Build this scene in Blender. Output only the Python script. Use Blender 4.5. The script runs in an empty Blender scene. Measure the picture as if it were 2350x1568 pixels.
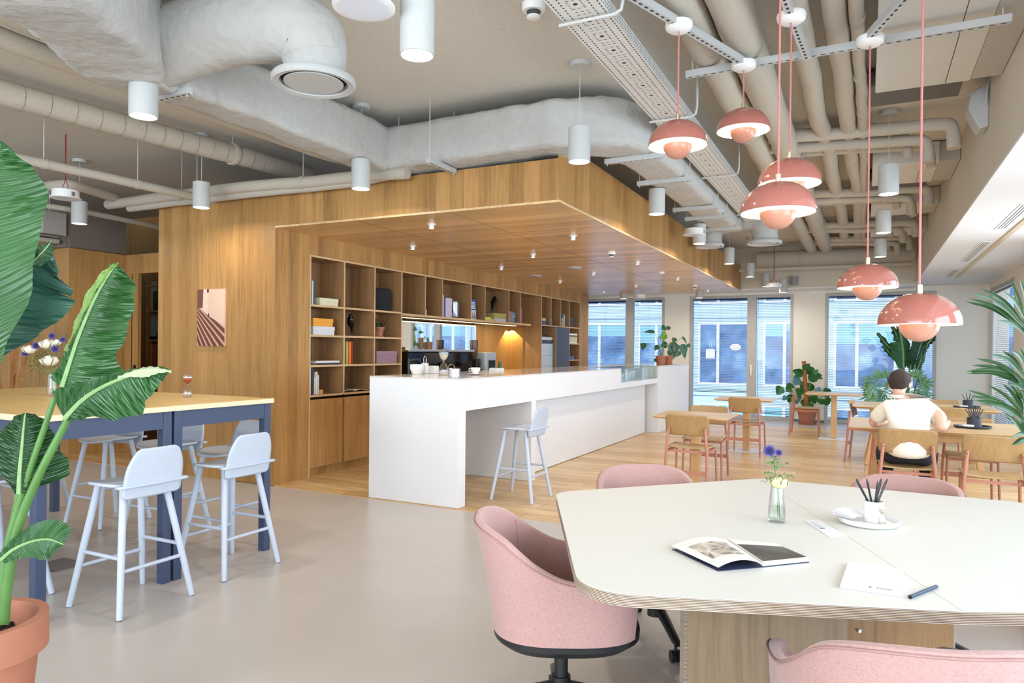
import bpy, bmesh, math, random
from mathutils import Vector, Matrix, noise
PI = math.pi
rnd = random.Random(7)
C = bpy.context.scene.collection
SC = bpy.context.scene
# ---------------------------------------------------------------- camera
YAW, PIT, ROL, FPX, CX, CY, CH = math.radians(26.6), math.radians(-.23), math.radians(.567), 1620., 1176., 808., 1.42
_f = Vector((-math.sin(YAW)*math.cos(PIT), math.cos(YAW)*math.cos(PIT), math.sin(PIT)))
_r = Vector((math.cos(YAW), math.sin(YAW), 0)); _u = _r.cross(_f)
_R = _r*math.cos(ROL)+_u*math.sin(ROL); _U = -_r*math.sin(ROL)+_u*math.cos(ROL)
CAM = Vector((0, 0, CH))
def ray(px, py): return _f + _R*((px-CX)/FPX) - _U*((py-CY)/FPX)
def at(px, py, **k):            # point of the place seen at a pixel on the plane x=, y=, z= or at depth d=
    (a, v), = k.items(); d = ray(px, py)
    if a == 'd': return CAM + d*v
    i = 'xyz'.index(a); return CAM + d*((v-CAM[i])/d[i])
cd = bpy.data.cameras.new('camera'); cam = bpy.data.objects.new('camera', cd); C.objects.link(cam)
M4 = Matrix((( _R[0], _U[0], -_f[0], 0), (_R[1], _U[1], -_f[1], 0), (_R[2], _U[2], -_f[2], CH), (0, 0, 0, 1)))
cam.matrix_world = M4
cd.sensor_width = 36; cd.lens = FPX/2350*36; cd.shift_x = (1175-CX)/2350; cd.shift_y = (CY-784)/2350; cd.clip_start = .05; cd.clip_end = 200
SC.camera = cam
SC.view_settings.view_transform = 'Standard'; SC.view_settings.look = 'None'; SC.view_settings.gamma = 1; SC.view_settings.use_curve_mapping = False
SC.view_settings.exposure = EXPOSURE = .12
# ---------------------------------------------------------------- sky and daylight
w = bpy.data.worlds.new('sky'); SC.world = w; w.use_nodes = True
nt = w.node_tree; nt.nodes.clear()
bg = nt.nodes.new('ShaderNodeBackground'); ow = nt.nodes.new('ShaderNodeOutputWorld')
bg.inputs[0].default_value = (.74, .87, 1, 1); bg.inputs[1].default_value = 2.1
nt.links.new(bg.outputs[0], ow.inputs[0])
def area(name, loc, target, sx, sy, energy, col, spread=180):
    l = bpy.data.lights.new(name, 'AREA'); l.shape = 'RECTANGLE'; l.size = sx; l.size_y = sy; l.energy = energy; l.color = col; l.spread = math.radians(spread)
    o = bpy.data.objects.new(name, l); C.objects.link(o); o.location = loc
    o.rotation_euler = (Vector(target)-Vector(loc)).to_track_quat('-Z', 'Y').to_euler(); return o
area('daylight_right_near', (3.2, 1.0, 1.7), (-1, 2.2, 1.0), 6, 2.6, 400, (.88, .94, 1))
area('daylight_right_far', (3.2, 8.5, 1.7), (-1, 8.5, 1.0), 8, 2.6, 400, (.88, .94, 1))
area('daylight_behind', (-1.5, -4.6, 2.0), (-1.5, 4, 1.3), 7, 2.8, 420, (.9, .95, 1))
SC.cycles.max_bounces = 6; SC.cycles.diffuse_bounces = 3; SC.cycles.glossy_bounces = 3; SC.cycles.transmission_bounces = 5
SC.cycles.transparent_max_bounces = 16; SC.cycles.caustics_reflective = False; SC.cycles.caustics_refractive = False
SC.cycles.sample_clamp_indirect = 4; SC.cycles.sample_clamp_direct = 0
SC.cycles.use_denoising = True; SC.cycles.use_adaptive_sampling = True; SC.cycles.adaptive_threshold = .05; SC.cycles.adaptive_min_samples = 12; SC.cycles.time_limit = 1150
SC.cycles.use_light_tree = True
# ---------------------------------------------------------------- materials
def s2l(c): return tuple(((v/255)/12.92 if v/255 <= .04045 else ((v/255+.055)/1.055)**2.4) for v in c)
MATS = {}
class NT:
    def __init__(s, name):
        s.m = bpy.data.materials.new(name); s.m.use_nodes = True; s.t = s.m.node_tree; s.t.nodes.clear()
        s.o = s.n('OutputMaterial')
    def n(s, k, **kw):
        nd = s.t.nodes.new('ShaderNode'+k)
        for a, v in kw.items():
            if a.startswith('i_'):
                key = a[2:]; key = int(key) if key.isdigit() else key.replace('_', ' ')
                if hasattr(v, 'links') or isinstance(v, bpy.types.NodeSocket): s.t.links.new(v, nd.inputs[key])
                else: nd.inputs[key].default_value = v
            else: setattr(nd, a, v)
        return nd
    def math(s, op, a, b=0.0, c=None):
        nd = s.n('Math', operation=op)
        for i, v in enumerate((a, b) if c is None else (a, b, c)):
            if isinstance(v, bpy.types.NodeSocket): s.t.links.new(v, nd.inputs[i])
            else: nd.inputs[i].default_value = v
        return nd.outputs[0]
    def ramp(s, fac, stops):
        r = s.n('ValToRGB', i_Fac=fac); e = r.color_ramp.elements
        e[0].position, e[0].color = stops[0][0], (*stops[0][1], 1); e[1].position, e[1].color = stops[-1][0], (*stops[-1][1], 1)
        for p, c in stops[1:-1]:
            q = e.new(p); q.color = (*c, 1)
        return r.outputs[0]
    def mix(s, f, a, b, blend='MIX'):
        nd = s.n('Mix', data_type='RGBA', blend_type=blend)
        for k, v in ((0, f), (6, a), (7, b)):
            if isinstance(v, bpy.types.NodeSocket): s.t.links.new(v, nd.inputs[k])
            else: nd.inputs[k].default_value = v if k == 0 else (*v, 1)
        return nd.outputs[2]
    def bsdf(s, col, rough=.5, bump=None, bs=.2, bd=.01, **kw):
        b = s.n('BsdfPrincipled')
        if isinstance(col, bpy.types.NodeSocket): s.t.links.new(col, b.inputs['Base Color'])
        else: b.inputs['Base Color'].default_value = (*col, 1)
        if isinstance(rough, bpy.types.NodeSocket): s.t.links.new(rough, b.inputs['Roughness'])
        else: b.inputs['Roughness'].default_value = rough
        if bump is not None:
            bn = s.n('Bump', i_Strength=bs, i_Distance=bd, i_Height=bump); s.t.links.new(bn.outputs[0], b.inputs['Normal'])
        for k, v in kw.items():
            k = k.replace('_', ' '); 
            b.inputs[k].default_value = v
        s.t.links.new(b.outputs[0], s.o.inputs[0]); return s.m
def plain(name, rgb, rough=.5, noise_amt=.06, scale=30, bump=0, **kw):
    if name in MATS: return MATS[name]
    s = NT(name); c = s2l(rgb)
    tc = s.n('TexCoord'); nz = s.n('TexNoise', i_Vector=tc.outputs['Object'], i_Scale=float(scale), i_Detail=3.0)
    col = s.ramp(nz.outputs[0], [(.3, tuple(v*(1-noise_amt) for v in c)), (.7, tuple(min(1, v*(1+noise_amt)) for v in c))])
    MATS[name] = s.bsdf(col, rough, nz.outputs[0] if bump else None, bump, .012 if bump > .5 else .005, **kw); return MATS[name]
def emit(name, col, st):
    if name in MATS: return MATS[name]
    s = NT(name); e = s.n('Emission', i_Color=(*col, 1), i_Strength=float(st)); s.t.links.new(e.outputs[0], s.o.inputs[0])
    MATS[name] = s.m; return s.m
def wood(name, rgb, grain='Z', cross='X', pw=0.0, var=.18, rough=.42, gs=1.0, dark=.7, lines=False, spec=.5):
    """oak veneer: grain runs along one axis, boards of width pw side by side on the cross axis"""
    if name in MATS: return MATS[name]
    s = NT(name); c = s2l(rgb); tc = s.n('TexCoord')
    sp = s.n('SeparateXYZ', i_Vector=tc.outputs['Object'])
    ax = {'X': sp.outputs[0], 'Y': sp.outputs[1], 'Z': sp.outputs[2]}
    if pw:
        u = s.math('ADD', ax[cross[0]], ax[cross[1]]) if len(cross) == 2 else ax[cross]
        idx = s.math('FLOOR', s.math('DIVIDE', u, pw))
        wn = s.n('TexWhiteNoise', noise_dimensions='1D', i_W=idx); rv = wn.outputs[0]
    else: rv = s.n('Value').outputs[0]; rv.default_value = .5
    sc = {'X': (3, 60, 60), 'Y': (60, 3, 60), 'Z': (60, 60, 3)}[grain]
    off = s.n('CombineXYZ', i_0=s.math('MULTIPLY', rv, 37.0), i_1=s.math('MULTIPLY', rv, 91.0), i_2=s.math('MULTIPLY', rv, 53.0))
    va = s.n('VectorMath', operation='ADD', i_0=tc.outputs['Object'], i_1=off.outputs[0])
    mp = s.n('Mapping', i_Vector=va.outputs[0], i_Scale=tuple(v*gs for v in sc))
    n1 = s.n('TexNoise', i_Vector=mp.outputs[0], i_Scale=1.0, i_Detail=5.0, i_Roughness=.65)
    mp2 = s.n('Mapping', i_Vector=va.outputs[0], i_Scale=tuple(v*gs*.16 for v in sc))
    n2 = s.n('TexNoise', i_Vector=mp2.outputs[0], i_Scale=1.0, i_Detail=3.0, i_Distortion=1.2)
    g = s.math('ADD', s.math('MULTIPLY', n1.outputs[0], .55), s.math('MULTIPLY', n2.outputs[0], .45))
    col = s.ramp(g, [(.34, tuple(v*dark for v in c)), (.5, c), (.68, tuple(min(1, v*1.16) for v in c))])
    tone = s.math('ADD', s.math('MULTIPLY', rv, 2*var), 1-var)
    tv = s.n('CombineXYZ', i_0=tone, i_1=s.math('POWER', tone, 1.12), i_2=s.math('POWER', tone, 1.35))
    col = s.mix(1.0, col, tv.outputs[0], 'MULTIPLY')
    MATS[name] = s.bsdf(col, rough, n1.outputs[0], .08, .003, Specular_IOR_Level=spec); return MATS[name]
def plank_floor():
    s = NT('oak_plank_floor'); tc = s.n('TexCoord')
    br = s.n('TexBrick', i_Vector=tc.outputs['Object'], i_Scale=1.0, i_Mortar_Size=.0035, i_Mortar_Smooth=.1, i_Bias=0.0, i_Brick_Width=1.9, i_Row_Height=.19, offset=.37, offset_frequency=2)
    br.inputs['Color1'].default_value = (*s2l((205, 164, 112)), 1); br.inputs['Color2'].default_value = (*s2l((228, 196, 146)), 1); br.inputs['Mortar'].default_value = (*s2l((140, 105, 68)), 1)
    mp = s.n('Mapping', i_Vector=tc.outputs['Object'], i_Scale=(2.2, 30, 1))
    n1 = s.n('TexNoise', i_Vector=mp.outputs[0], i_Scale=1.0, i_Detail=5.0, i_Roughness=.6, i_Distortion=.6)
    g = s.ramp(n1.outputs[0], [(.32, (.66, .6, .52)), (.5, (1, 1, 1)), (.7, (1.08, 1.06, 1.02))])
    return s.bsdf(s.mix(1.0, br.outputs[0], g, 'MULTIPLY'), .33, n1.outputs[0], .05, .003)
def glass(name, tint=(1, 1, 1), refl=.07, rough=0.0):
    if name in MATS: return MATS[name]
    s = NT(name); t = s.n('BsdfTransparent', i_Color=(*tint, 1)); g = s.n('BsdfGlossy', i_Roughness=rough)
    lw = s.n('LayerWeight', i_Blend=.25); f = s.math('ADD', s.math('MULTIPLY', lw.outputs[0], .3), refl)
    m = s.n('MixShader', i_0=f, i_1=t.outputs[0], i_2=g.outputs[0]); s.t.links.new(m.outputs[0], s.o.inputs[0]); MATS[name] = s.m; return s.m
# ---------------------------------------------------------------- mesh building
class MB:
    def __init__(s): s.b = bmesh.new(); s.mi = 0
    def _v(s, l): return [s.b.verts.new(p) for p in l]
    def face(s, vs):
        try: f = s.b.faces.new(vs); f.material_index = s.mi; return f
        except ValueError: return None
    def poly(s, pts): return s.face(s._v(pts))
    def box(s, x0, x1, y0, y1, z0, z1):
        v = s._v([(x, y, z) for z in (z0, z1) for x, y in ((x0, y0), (x1, y0), (x1, y1), (x0, y1))])
        for q in ((3, 2, 1, 0), (4, 5, 6, 7), (0, 1, 5, 4), (1, 2, 6, 5), (2, 3, 7, 6), (3, 0, 4, 7)): s.face([v[i] for i in q])
        return s
    def bar(s, p0, p1, w, h, up=(0, 0, 1)):     # rectangular bar between two points
        p0, p1 = Vector(p0), Vector(p1); d = (p1-p0).normalized(); a = d.cross(Vector(up))
        if a.length < 1e-4: a = d.cross(Vector((0, 1, 0)))
        a.normalize(); c = a.cross(d).normalized(); r = []
        for p in (p0, p1): r.append(s._v([p+a*w/2*i+c*h/2*j for i, j in ((-1, -1), (1, -1), (1, 1), (-1, 1))]))
        s.face(r[0][::-1]); s.face(r[1])
        for i in range(4): s.face([r[0][i], r[0][(i+1) % 4], r[1][(i+1) % 4], r[1][i]])
        return s
    def cyl(s, p0, p1, r0, r1=None, n=16, cap=True):
        r1 = r0 if r1 is None else r1; return s.tube([p0, p1], [r0, r1], n, cap)
    def tube(s, pts, rad, n=10, cap=True, squash=1.0):
        pts = [Vector(p) for p in pts]; rad = rad if isinstance(rad, (list, tuple)) else [rad]*len(pts)
        rings = []; prev = None
        for i, p in enumerate(pts):
            d = (pts[min(i+1, len(pts)-1)]-pts[max(i-1, 0)]).normalized()
            if prev is None:
                a = d.cross(Vector((0, 0, 1))); a = d.cross(Vector((0, 1, 0))) if a.length < 1e-3 else a
            else: a = prev-d*prev.dot(d)
            a.normalize(); prev = a; c = d.cross(a)
            rings.append(s._v([p+(a*math.cos(2*PI*k/n)+c*math.sin(2*PI*k/n)*squash)*rad[i] for k in range(n)]))
        for q, t in zip(rings, rings[1:]):
            for k in range(n): s.face([q[k], q[(k+1) % n], t[(k+1) % n], t[k]])
        if cap: s.face(rings[0][::-1]); s.face(rings[-1])
        return s
    def lathe(s, prof, c=(0, 0, 0), n=24, sx=1, sy=1, close=False):
        c = Vector(c); rings = []
        for r, z in prof:
            if r < 1e-5: rings.append([s.b.verts.new(c+Vector((0, 0, z)))])
            else: rings.append(s._v([c+Vector((r*sx*math.cos(2*PI*k/n), r*sy*math.sin(2*PI*k/n), z)) for k in range(n)]))
        for q, t in zip(rings, rings[1:]):
            for k in range(n):
                k2 = (k+1) % n
                if len(q) == 1 and len(t) == 1: break
                if len(q) == 1: s.face([q[0], t[k2], t[k]])
                elif len(t) == 1: s.face([q[k], q[k2], t[0]])
                else: s.face([q[k], q[k2], t[k2], t[k]])
        return s
    def ell(s, c, rx, ry, rz, n=16, m=10):
        return s.lathe([(math.sin(PI*i/m), -rz*math.cos(PI*i/m)) for i in range(m+1)], c, n, rx, ry)
    def grid(s, f, nu, nv, closed=False):
        g = [s._v([f(u/nu, v/nv) for v in range(nv+1)]) for u in range(nu+(0 if closed else 1))]
        for u in range(nu):
            a, b = g[u], g[(u+1) % len(g)]
            for v in range(nv): s.face([a[v], b[v], b[v+1], a[v+1]])
        return s
    def prism(s, pts, z0, z1):
        a = s._v([(x, y, z0) for x, y in pts]); b = s._v([(x, y, z1) for x, y in pts]); n = len(pts)
        s.face(a[::-1]); s.face(b)
        for i in range(n): s.face([a[i], a[(i+1) % n], b[(i+1) % n], b[i]])
        return s
    def xf(s, M):
        bmesh.ops.transform(s.b, matrix=M, verts=s.b.verts[:]); return s
    def build(s, name, mats, parent=None, smooth=False, bevel=0, solid=0, sub=0, seg=2):
        bmesh.ops.recalc_face_normals(s.b, faces=s.b.faces[:]) if not solid else None
        me = bpy.data.meshes.new(name); s.b.to_mesh(me); s.b.free()
        for m in (mats if isinstance(mats, (list, tuple)) else [mats]): me.materials.append(m)
        if smooth: 
            for p in me.polygons: p.use_smooth = True
        o = bpy.data.objects.new(name, me); C.objects.link(o); o.parent = parent
        if solid: 
            md = o.modifiers.new('solid', 'SOLIDIFY'); md.thickness = solid; md.offset = 0
        if bevel:
            md = o.modifiers.new('bevel', 'BEVEL'); md.width = bevel; md.segments = seg; md.limit_method = 'ANGLE'; md.angle_limit = math.radians(40)
            if smooth or seg > 1:
                for p in me.polygons: p.use_smooth = True
        if sub:
            md = o.modifiers.new('sub', 'SUBSURF'); md.levels = sub; md.render_levels = sub
        elif smooth or bevel:
            try: me.set_sharp_from_angle(angle=math.radians(38))
            except Exception: pass
        return o
def tag(o, label=None, cat=None, group=None, kind=None):
    if label: o['label'] = label
    if cat: o['category'] = cat
    if group: o['group'] = group
    if kind: o['kind'] = kind
    return o
def struct(o, label=None): o['kind'] = 'structure'; return tag(o, label)
def thing(name, label, cat, loc=(0, 0, 0), rz=0, group=None):
    o = bpy.data.objects.new(name, None); o.empty_display_size = .05; C.objects.link(o); o.location = loc; o.rotation_euler = (0, 0, rz)
    return tag(o, label, cat, group)
KIDS = {}
def kids(o): return [c for c in o.children]
def dup(o, loc, rz=None, label=None, group=None, parent=None):
    c = o.copy(); C.objects.link(c)
    if parent is None:
        c.location = loc
        if rz is not None: c.rotation_euler = (0, 0, rz)
        if label: c['label'] = label
        if group: c['group'] = group
    else: c.parent = parent
    for k in kids(o): dup(k, None, parent=c)
    return c
def rrect(w, h, r, n=5, cx=0, cy=0):
    p = []
    for sx, sy, a0 in ((1, 1, 0), (-1, 1, 90), (-1, -1, 180), (1, -1, 270)):
        for i in range(n+1):
            a = math.radians(a0+90*i/n); p.append((cx+sx*(w/2-r)+r*math.cos(a), cy+sy*(h/2-r)+r*math.sin(a)))
    return p
def cr(tab, t):                      # smooth curve through a table
    for i in range(len(tab)-1):
        if t <= tab[i+1][0] or i == len(tab)-2:
            (x1, y1), (x2, y2) = tab[i], tab[i+1]; y0 = tab[i-1][1] if i else y1; x0 = tab[i-1][0] if i else x1-(x2-x1); x3, y3 = tab[i+2] if i+2 < len(tab) else (x2+(x2-x1), y2)
            h = x2-x1; m1 = (y2-y0)/(x2-x0) if i else 0; m2 = (y3-y1)/(x3-x1); u = min(1, max(0, (t-x1)/h)); return (2*u**3-3*u*u+1)*y1+(u**3-2*u*u+u)*h*m1+(3*u*u-2*u**3)*y2+(u**3-u*u)*h*m2
def lerp(a, b, t): return a+(b-a)*t
def pw(tab, t):
    for (a, va), (b, vb) in zip(tab, tab[1:]):
        if t <= b: 
            u = (t-a)/(b-a) if b > a else 0; u = u*u*(3-2*u); return va+(vb-va)*u
    return tab[-1][1]
def spline(pts, n):                  # Catmull-Rom through points
    pts = [Vector(p) for p in pts]; P = [pts[0]*2-pts[1]]+pts+[pts[-1]*2-pts[-2]]; out = []
    m = len(pts)-1
    for i in range(n+1):
        t = i/n*m; k = min(int(t), m-1); t -= k; a, b, c, d = P[k:k+4]
        out.append(.5*((2*b)+(c-a)*t+(2*a-5*b+4*c-d)*t*t+(3*b-a-3*c+d)*t**3))
    return out
def text_mesh(name, body, size, mat, M, parent=None, extrude=.0004):
    cu = bpy.data.curves.new('t', 'FONT'); cu.body = body; cu.size = size; cu.extrude = extrude; cu.align_x = 'CENTER'
    to = bpy.data.objects.new('t', cu); C.objects.link(to); bpy.context.view_layer.update()
    me = bpy.data.meshes.new_from_object(to); bpy.data.objects.remove(to); me.name = name
    me.transform(M); me.materials.clear(); me.materials.append(mat)
    o = bpy.data.objects.new(name, me); C.objects.link(o); o.parent = parent; return o
WHITE = plain('white_paint', (240, 240, 238), .4, .01); CREAM = plain('cream_wall_paint', (238, 232, 220), .7, .015, 12)
OAKW = wood('oak_wall_panelling', (178, 134, 80), 'Z', 'XY', .145, .16, .45, 1.0, .66, spec=.3)
OAKC = wood('oak_ceiling_panelling', (226, 182, 126), 'X', 'Y', .135, .17, .28, .8, .72)
OAKS = wood('oak_shelf_board', (214, 180, 134), 'Y', 'Z', 0, .1, .45, 1, .8)
OAKSZ = wood('oak_shelf_upright', (214, 180, 134), 'Z', 'X', 0, .1, .45, 1, .8)
OAKD = wood('oak_cell_back_shaded', (138, 104, 70), 'Z', 'Y', .19, .15, .5, 1, .66)  # darkened oak: the shade deep in the cells is put into the colour
CONC = plain('painted_concrete_ceiling', (208, 203, 192), .85, .05, 55, .25)
BEAMP = plain('beam_paint', (212, 204, 188), .8, .03, 60, .15)
SOFF = plain('soffit_white', (238, 238, 238), .7, .01)
DUCTM = plain('duct_cloth_paint', (186, 185, 181), .8, .04, 16, .9)
GALV = plain('painted_steel', (196, 196, 192), .5, .05, 80)
PIPE = plain('pipe_paint', (188, 180, 166), .8, .06, 60, .3)
BLACK = plain('black_plastic', (26, 27, 30), .45, .1); DARK = plain('dark_void', (20, 19, 18), .9, .1)
GREYF = plain('grey_window_frame', (184, 180, 174), .5, .03)
# ================================================================ the setting
CZ = 3.5; FB = 5.335; XB = -5.38; XW = -7.15; CANX = -2.26; CZC = 2.631; YE = 14.75; YF = 15.5; XR = 2.02
GREY_FL = plain('grey_resin_floor', (190, 182, 176), .3, .03, 3, 0)
m = MB(); m.box(-14, 2.4, -4.7, 15.8, -.1, 0); struct(m.build('floor', GREY_FL), 'smooth taupe grey resin floor')
m = MB(); m.box(XB-.7, 2.015, FB, 14.2, 0, .004); m.box(-14, XW, FB+.01, 7.6, 0, .004)
struct(m.build('floor', plank_floor()), 'oak plank floor of the cafe area')
m = MB(); m.box(-14, 2.4, -4.7, 15.8, CZ, CZ+.15); struct(m.build('ceiling', CONC), 'painted concrete ceiling')
m = MB(); m.box(-14.1, -14, -4.7, 15.8, 0, CZ); struct(m.build('wall_left', CREAM))
# far wall with three window openings, beams and soffit
WIN = [(-5.98, -4.0, -4.80), (-3.44, -1.34, -2.15), (-.735, 1.185, None)]
m = MB(); xs = [-7.2]+[v for a in WIN for v in a[:2]]+[XR+.3]
for a, b in zip(xs[::2], xs[1::2]): m.box(a, b, YF, YF+.28, 0, 2.60)
m.box(-7.2, XR+.3, YF, YF+.28, 2.6001, CZ)
struct(m.build('wall_back', CREAM), 'cream wall with three tall windows')
m = MB()
for i in range(len(xs)//2): m.box(xs[2*i]+.003, xs[2*i+1]-.003, YF-.008, YF, 0, .045)
struct(m.build('baseboard_back', plain('grey_skirting', (112, 112, 110), .5)))
m = MB(); m.box(-7.2, .8, 14.82, YF-.001, 2.68, CZ-.001); struct(m.build('trim_1', BEAMP), 'beige beam above the far windows')
m = MB(); m.box(.8, XR+.3, -4.7, YF-.001, 2.72, CZ-.001); struct(m.build('trim_2', BEAMP), 'beige beam along the right side')
m = MB(); m.box(.803, XR+.3, -4.7, YF-.002, 2.700, 2.719); m.box(-7.2, .803, 14.83, YF-.002, 2.662, 2.679)
struct(m.build('ceiling', SOFF), 'smooth white soffit along the windows')
m = MB(); m.bar((1.345, -4.6, 2.694), (1.345, 13.95, 2.694), .05, .012); struct(m.build('trim_3', plain('beige_reveal', (212, 196, 168), .7, .02)), 'beige strip let into the white soffit')
# right wall: piers between windows
RW = [(13.09, 15.43)]+[(12.385-3.05*k-2.35, 12.385-3.05*k) for k in range(6)]
m = MB(); ys = sorted([v for a in RW for v in a]); ys = [-4.7]+ys+[YF]
for a, b in zip(ys[::2], ys[1::2]): m.box(XR, XR+.28, a, b, 0, 2.60)
m.box(XR, XR+.28, -4.7, YF, 2.6001, 2.70); struct(m.build('wall_right', plain('pier_paint', (240, 228, 212), .7, .02)), 'cream piers between the right-hand windows')
GL = glass('window_glass', (.95, .98, 1.0), .008)
BL = plain('blind_slat', (150, 160, 178), .4, .02); BLD = plain('blind_slat_dark', (38, 48, 66), .5, .05)
def window(n, axis, a, b, split, blinds, fm=GREYF, pos=YF, light=False):
    """frame lies in the wall plane; axis 'X' = far wall, 'Y' = right wall"""
    e = bpy.data.objects.new('window_%d' % n, None); C.objects.link(e); e['kind'] = 'structure'
    def B(mb, u0, u1, d0, d1, z0, z1):
        if axis == 'X': mb.box(u0, u1, pos+d0, pos+d1, z0, z1)
        else: mb.box(pos+max(d0, .058) if d0 < .05 else pos+d0, pos+d1, u0, u1, z0, z1)
    m = MB(); t = .055
    B(m, a+.002, a+t, -.015, .09, .012, 2.595); B(m, b-t, b-.002, -.015, .09, .012, 2.595)
    B(m, a+t, b-t, -.015, .09, 2.55, 2.595); B(m, a+t, b-t, -.015, .09, .012, .075)
    cells = [(a+t, b-t)]
    if split: B(m, split-.09, split+.09, -.02, .09, .075, 2.55); cells = [(a+t, split-.09), (split+.09, b-t)]
    m.build('frame', fm, e)
    if split and axis == 'X':
        m = MB(); B(m, split-.018, split+.018, -.045, -.021, 1.0, 1.14); B(m, split-.012, split+.012, -.07, -.046, .92, 1.12); m.build('handle', WHITE, e)
    for i, (u0, u1) in enumerate(cells):
        m = MB(); B(m, u0, u1, .05, .056, .075, 2.55); m.build('pane', GL, e)
        if blinds:
            zb = blinds[i % len(blinds)]; m = MB()
            z = 2.50
            while z > zb:
                if axis == 'X': v = m._v([(u0, pos+.115, z-.006), (u1, pos+.115, z-.006), (u1, pos+.138, z+.004), (u0, pos+.138, z+.004)])
                else: v = m._v([(pos+.115, u0, z-.006), (pos+.115, u1, z-.006), (pos+.138, u1, z+.004), (pos+.138, u0, z+.004)])
                m.face(v); z -= .034
            for q in (.12, .5, .88): B(m, lerp(u0, u1, q)-.0015, lerp(u0, u1, q)+.0015, .125, .128, zb, 2.5)
            o = m.build('blind', BL, e)
            m = MB(); B(m, u0, u1, .11, .145, 2.515, 2.55)
            for k in range(3): B(m, u0+.01, u1-.01, .115, .14, zb-.03-k*.028, zb-.018-k*.028)
            m.build('blind_rail', BLD, e)
    return e
window(1, 'X', *WIN[0], (.15, .15)); window(2, 'X', *WIN[1], (.62, .20)); window(3, 'X', *WIN[2], (.12,))
for i, (a, b) in enumerate(RW): window(4+i, 'Y', a, b, None, (.15, .15) if i < 2 else None, pos=XR+(-.055 if i < 2 else 0))
# facade of the house across the street
FW = plain('facade_panel', (196, 210, 224), .5, .015, 3); FD = plain('facade_joint', (90, 112, 150), .6); FG = None
s = NT('facade_glass'); tc = s.n('TexCoord'); nz = s.n('TexNoise', i_Vector=tc.outputs['Object'], i_Scale=1.3, i_Detail=4.0)
FG = s.bsdf(s.ramp(nz.outputs[0], [(.35, s2l((58, 84, 128))), (.55, s2l((96, 130, 176))), (.75, s2l((150, 186, 216)))]), .12)
FS = plain('facade_roller_blind', (142, 190, 214), .6, .03); WF = plain('facade_window_frame', (250, 252, 255), .4, .01)
def facade(name, label, axis, pos, sgn, u_from, u_to, off):
    e = thing(name, label, 'building', (0, 0, 0))
    def B(mb, u0, u1, d0, d1, z0, z1):
        d0, d1 = sorted((pos+sgn*d0, pos+sgn*d1))
        if axis == 'X': mb.box(u0, u1, d0, d1, z0, z1)
        else: mb.box(d0, d1, u0, u1, z0, z1)
    m = MB(); B(m, u_from, u_to, .02, .5, -4, 12); m.build('wall', FW, e)
    j = MB(); u = u_from; k = 0
    for zz in (-3.2, -.27, -.9, 2.64, 3.18, 5.9): B(j, u_from, u_to, .0, .02, zz, zz+.018)
    u = off
    while u > u_from+1: u -= 2.33
    while u+1.77 < u_to:
        if u > u_from:
            B(j, u-.28, u-.262, .0, .02, -4, 12)
            for zl in (-2.76, .25, 3.26, 6.3):
                w_ = MB()
                for a, b, c_, d_ in ((u-.07, u+1.84, 0, -.07), (u-.07, u+1.84, 2.17, 2.24), (u-.07, u, 0, 2.17), (u+1.77, u+1.84, 0, 2.17), (u+.6, u+.7, 0, 2.17)): B(w_, a, b, -.05, .02, zl+min(c_, d_), zl+max(c_, d_))
                fr = w_.build('window_frame', WF, e)
                w_ = MB(); B(w_, u, u+1.77, .0, .018, zl, zl+2.17); w_.build('window_glass', FG, fr)
                if (k*7+int(zl*3)) % 3 != 1:
                    w_ = MB(); h_ = (.7, 1.1, .45)[k % 3]; B(w_, u, u+.6, -.01, -.001, zl+2.17-h_, zl+2.17); B(w_, u+.7, u+1.77, -.01, -.001, zl+2.17-h_*(.6 if k % 2 else 1), zl+2.17); w_.build('roller_blind', FS, fr)
        u += 2.33; k += 1
    j.build('panel_joints', FD, e)
    return e
facade('office_building', 'white panelled office building across the street behind the far windows', 'X', 27., 1, -14, 12, -5.59)
facade('office_building', 'white panelled building outside the right-hand windows', 'Y', 13., 1, -6, 26.9, 2.0)
def tote():
    p = at(1630, 812, y=26.85); m = MB(); m.box(p.x-.16, p.x+.16, 26.84, 26.9, p.z-.18, p.z+.17)
    o = thing('tote_bag', 'white tote bag hung in the window of the building opposite', 'bag', (0, 0, 0))
    m.build('bag_body', plain('tote_cloth', (244, 242, 236), .8), o)
    m = MB()
    for dx in (-.06, .06): m.bar((p.x+dx, 26.87, p.z+.17), (p.x+dx*.4, 26.87, p.z+.42), .02, .008)
    m.build('handles', plain('tote_cloth', (244, 242, 236), .8), o)
    p = at(1688, 797, y=26.85); m = MB(); m.ell((p.x, 26.86, p.z), .2, .1, .13); o = m.build('paper_lantern', plain('lantern_paper', (240, 214, 190), .8), smooth=True)
    tag(o, 'round pale lantern lamp in the window of the building opposite', 'lamp')
tote()
# the oak-clad box: front wall, corner pier, canopy
m = MB(); m.box(XW, XB, FB, FB+.02, 0, 2.99); m.box(XW, XW+.02, FB+.02, 7.6, 0, 2.99)
m.box(XB-.02, XB, FB+.02, 5.835, 0, CZC); m.box(XB-.02, XB, 5.835, 13.925, 2.425, CZC); m.box(XB-.02, XB, 13.925, 14.4, 0, CZC)
m.box(-6.3, XB-.02, 14.38, 14.4, 0, CZC)
struct(m.build('wall_front', OAKW), 'oak clad wall of the cafe box')
m = MB(); m.box(XB, CANX, FB+.0005, FB+.02, CZC+.018, 2.99); m.box(CANX-.02, CANX, FB+.02, YE, CZC+.018, 3.14)
struct(m.build('wall_front', OAKW), 'oak fascia of the canopy above the counter')
m = MB(); m.box(-6.1, CANX-.002, FB+.003, YE, CZC, CZC+.018); struct(m.build('ceiling', OAKC), 'oak boarded canopy ceiling over the counter')
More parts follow.
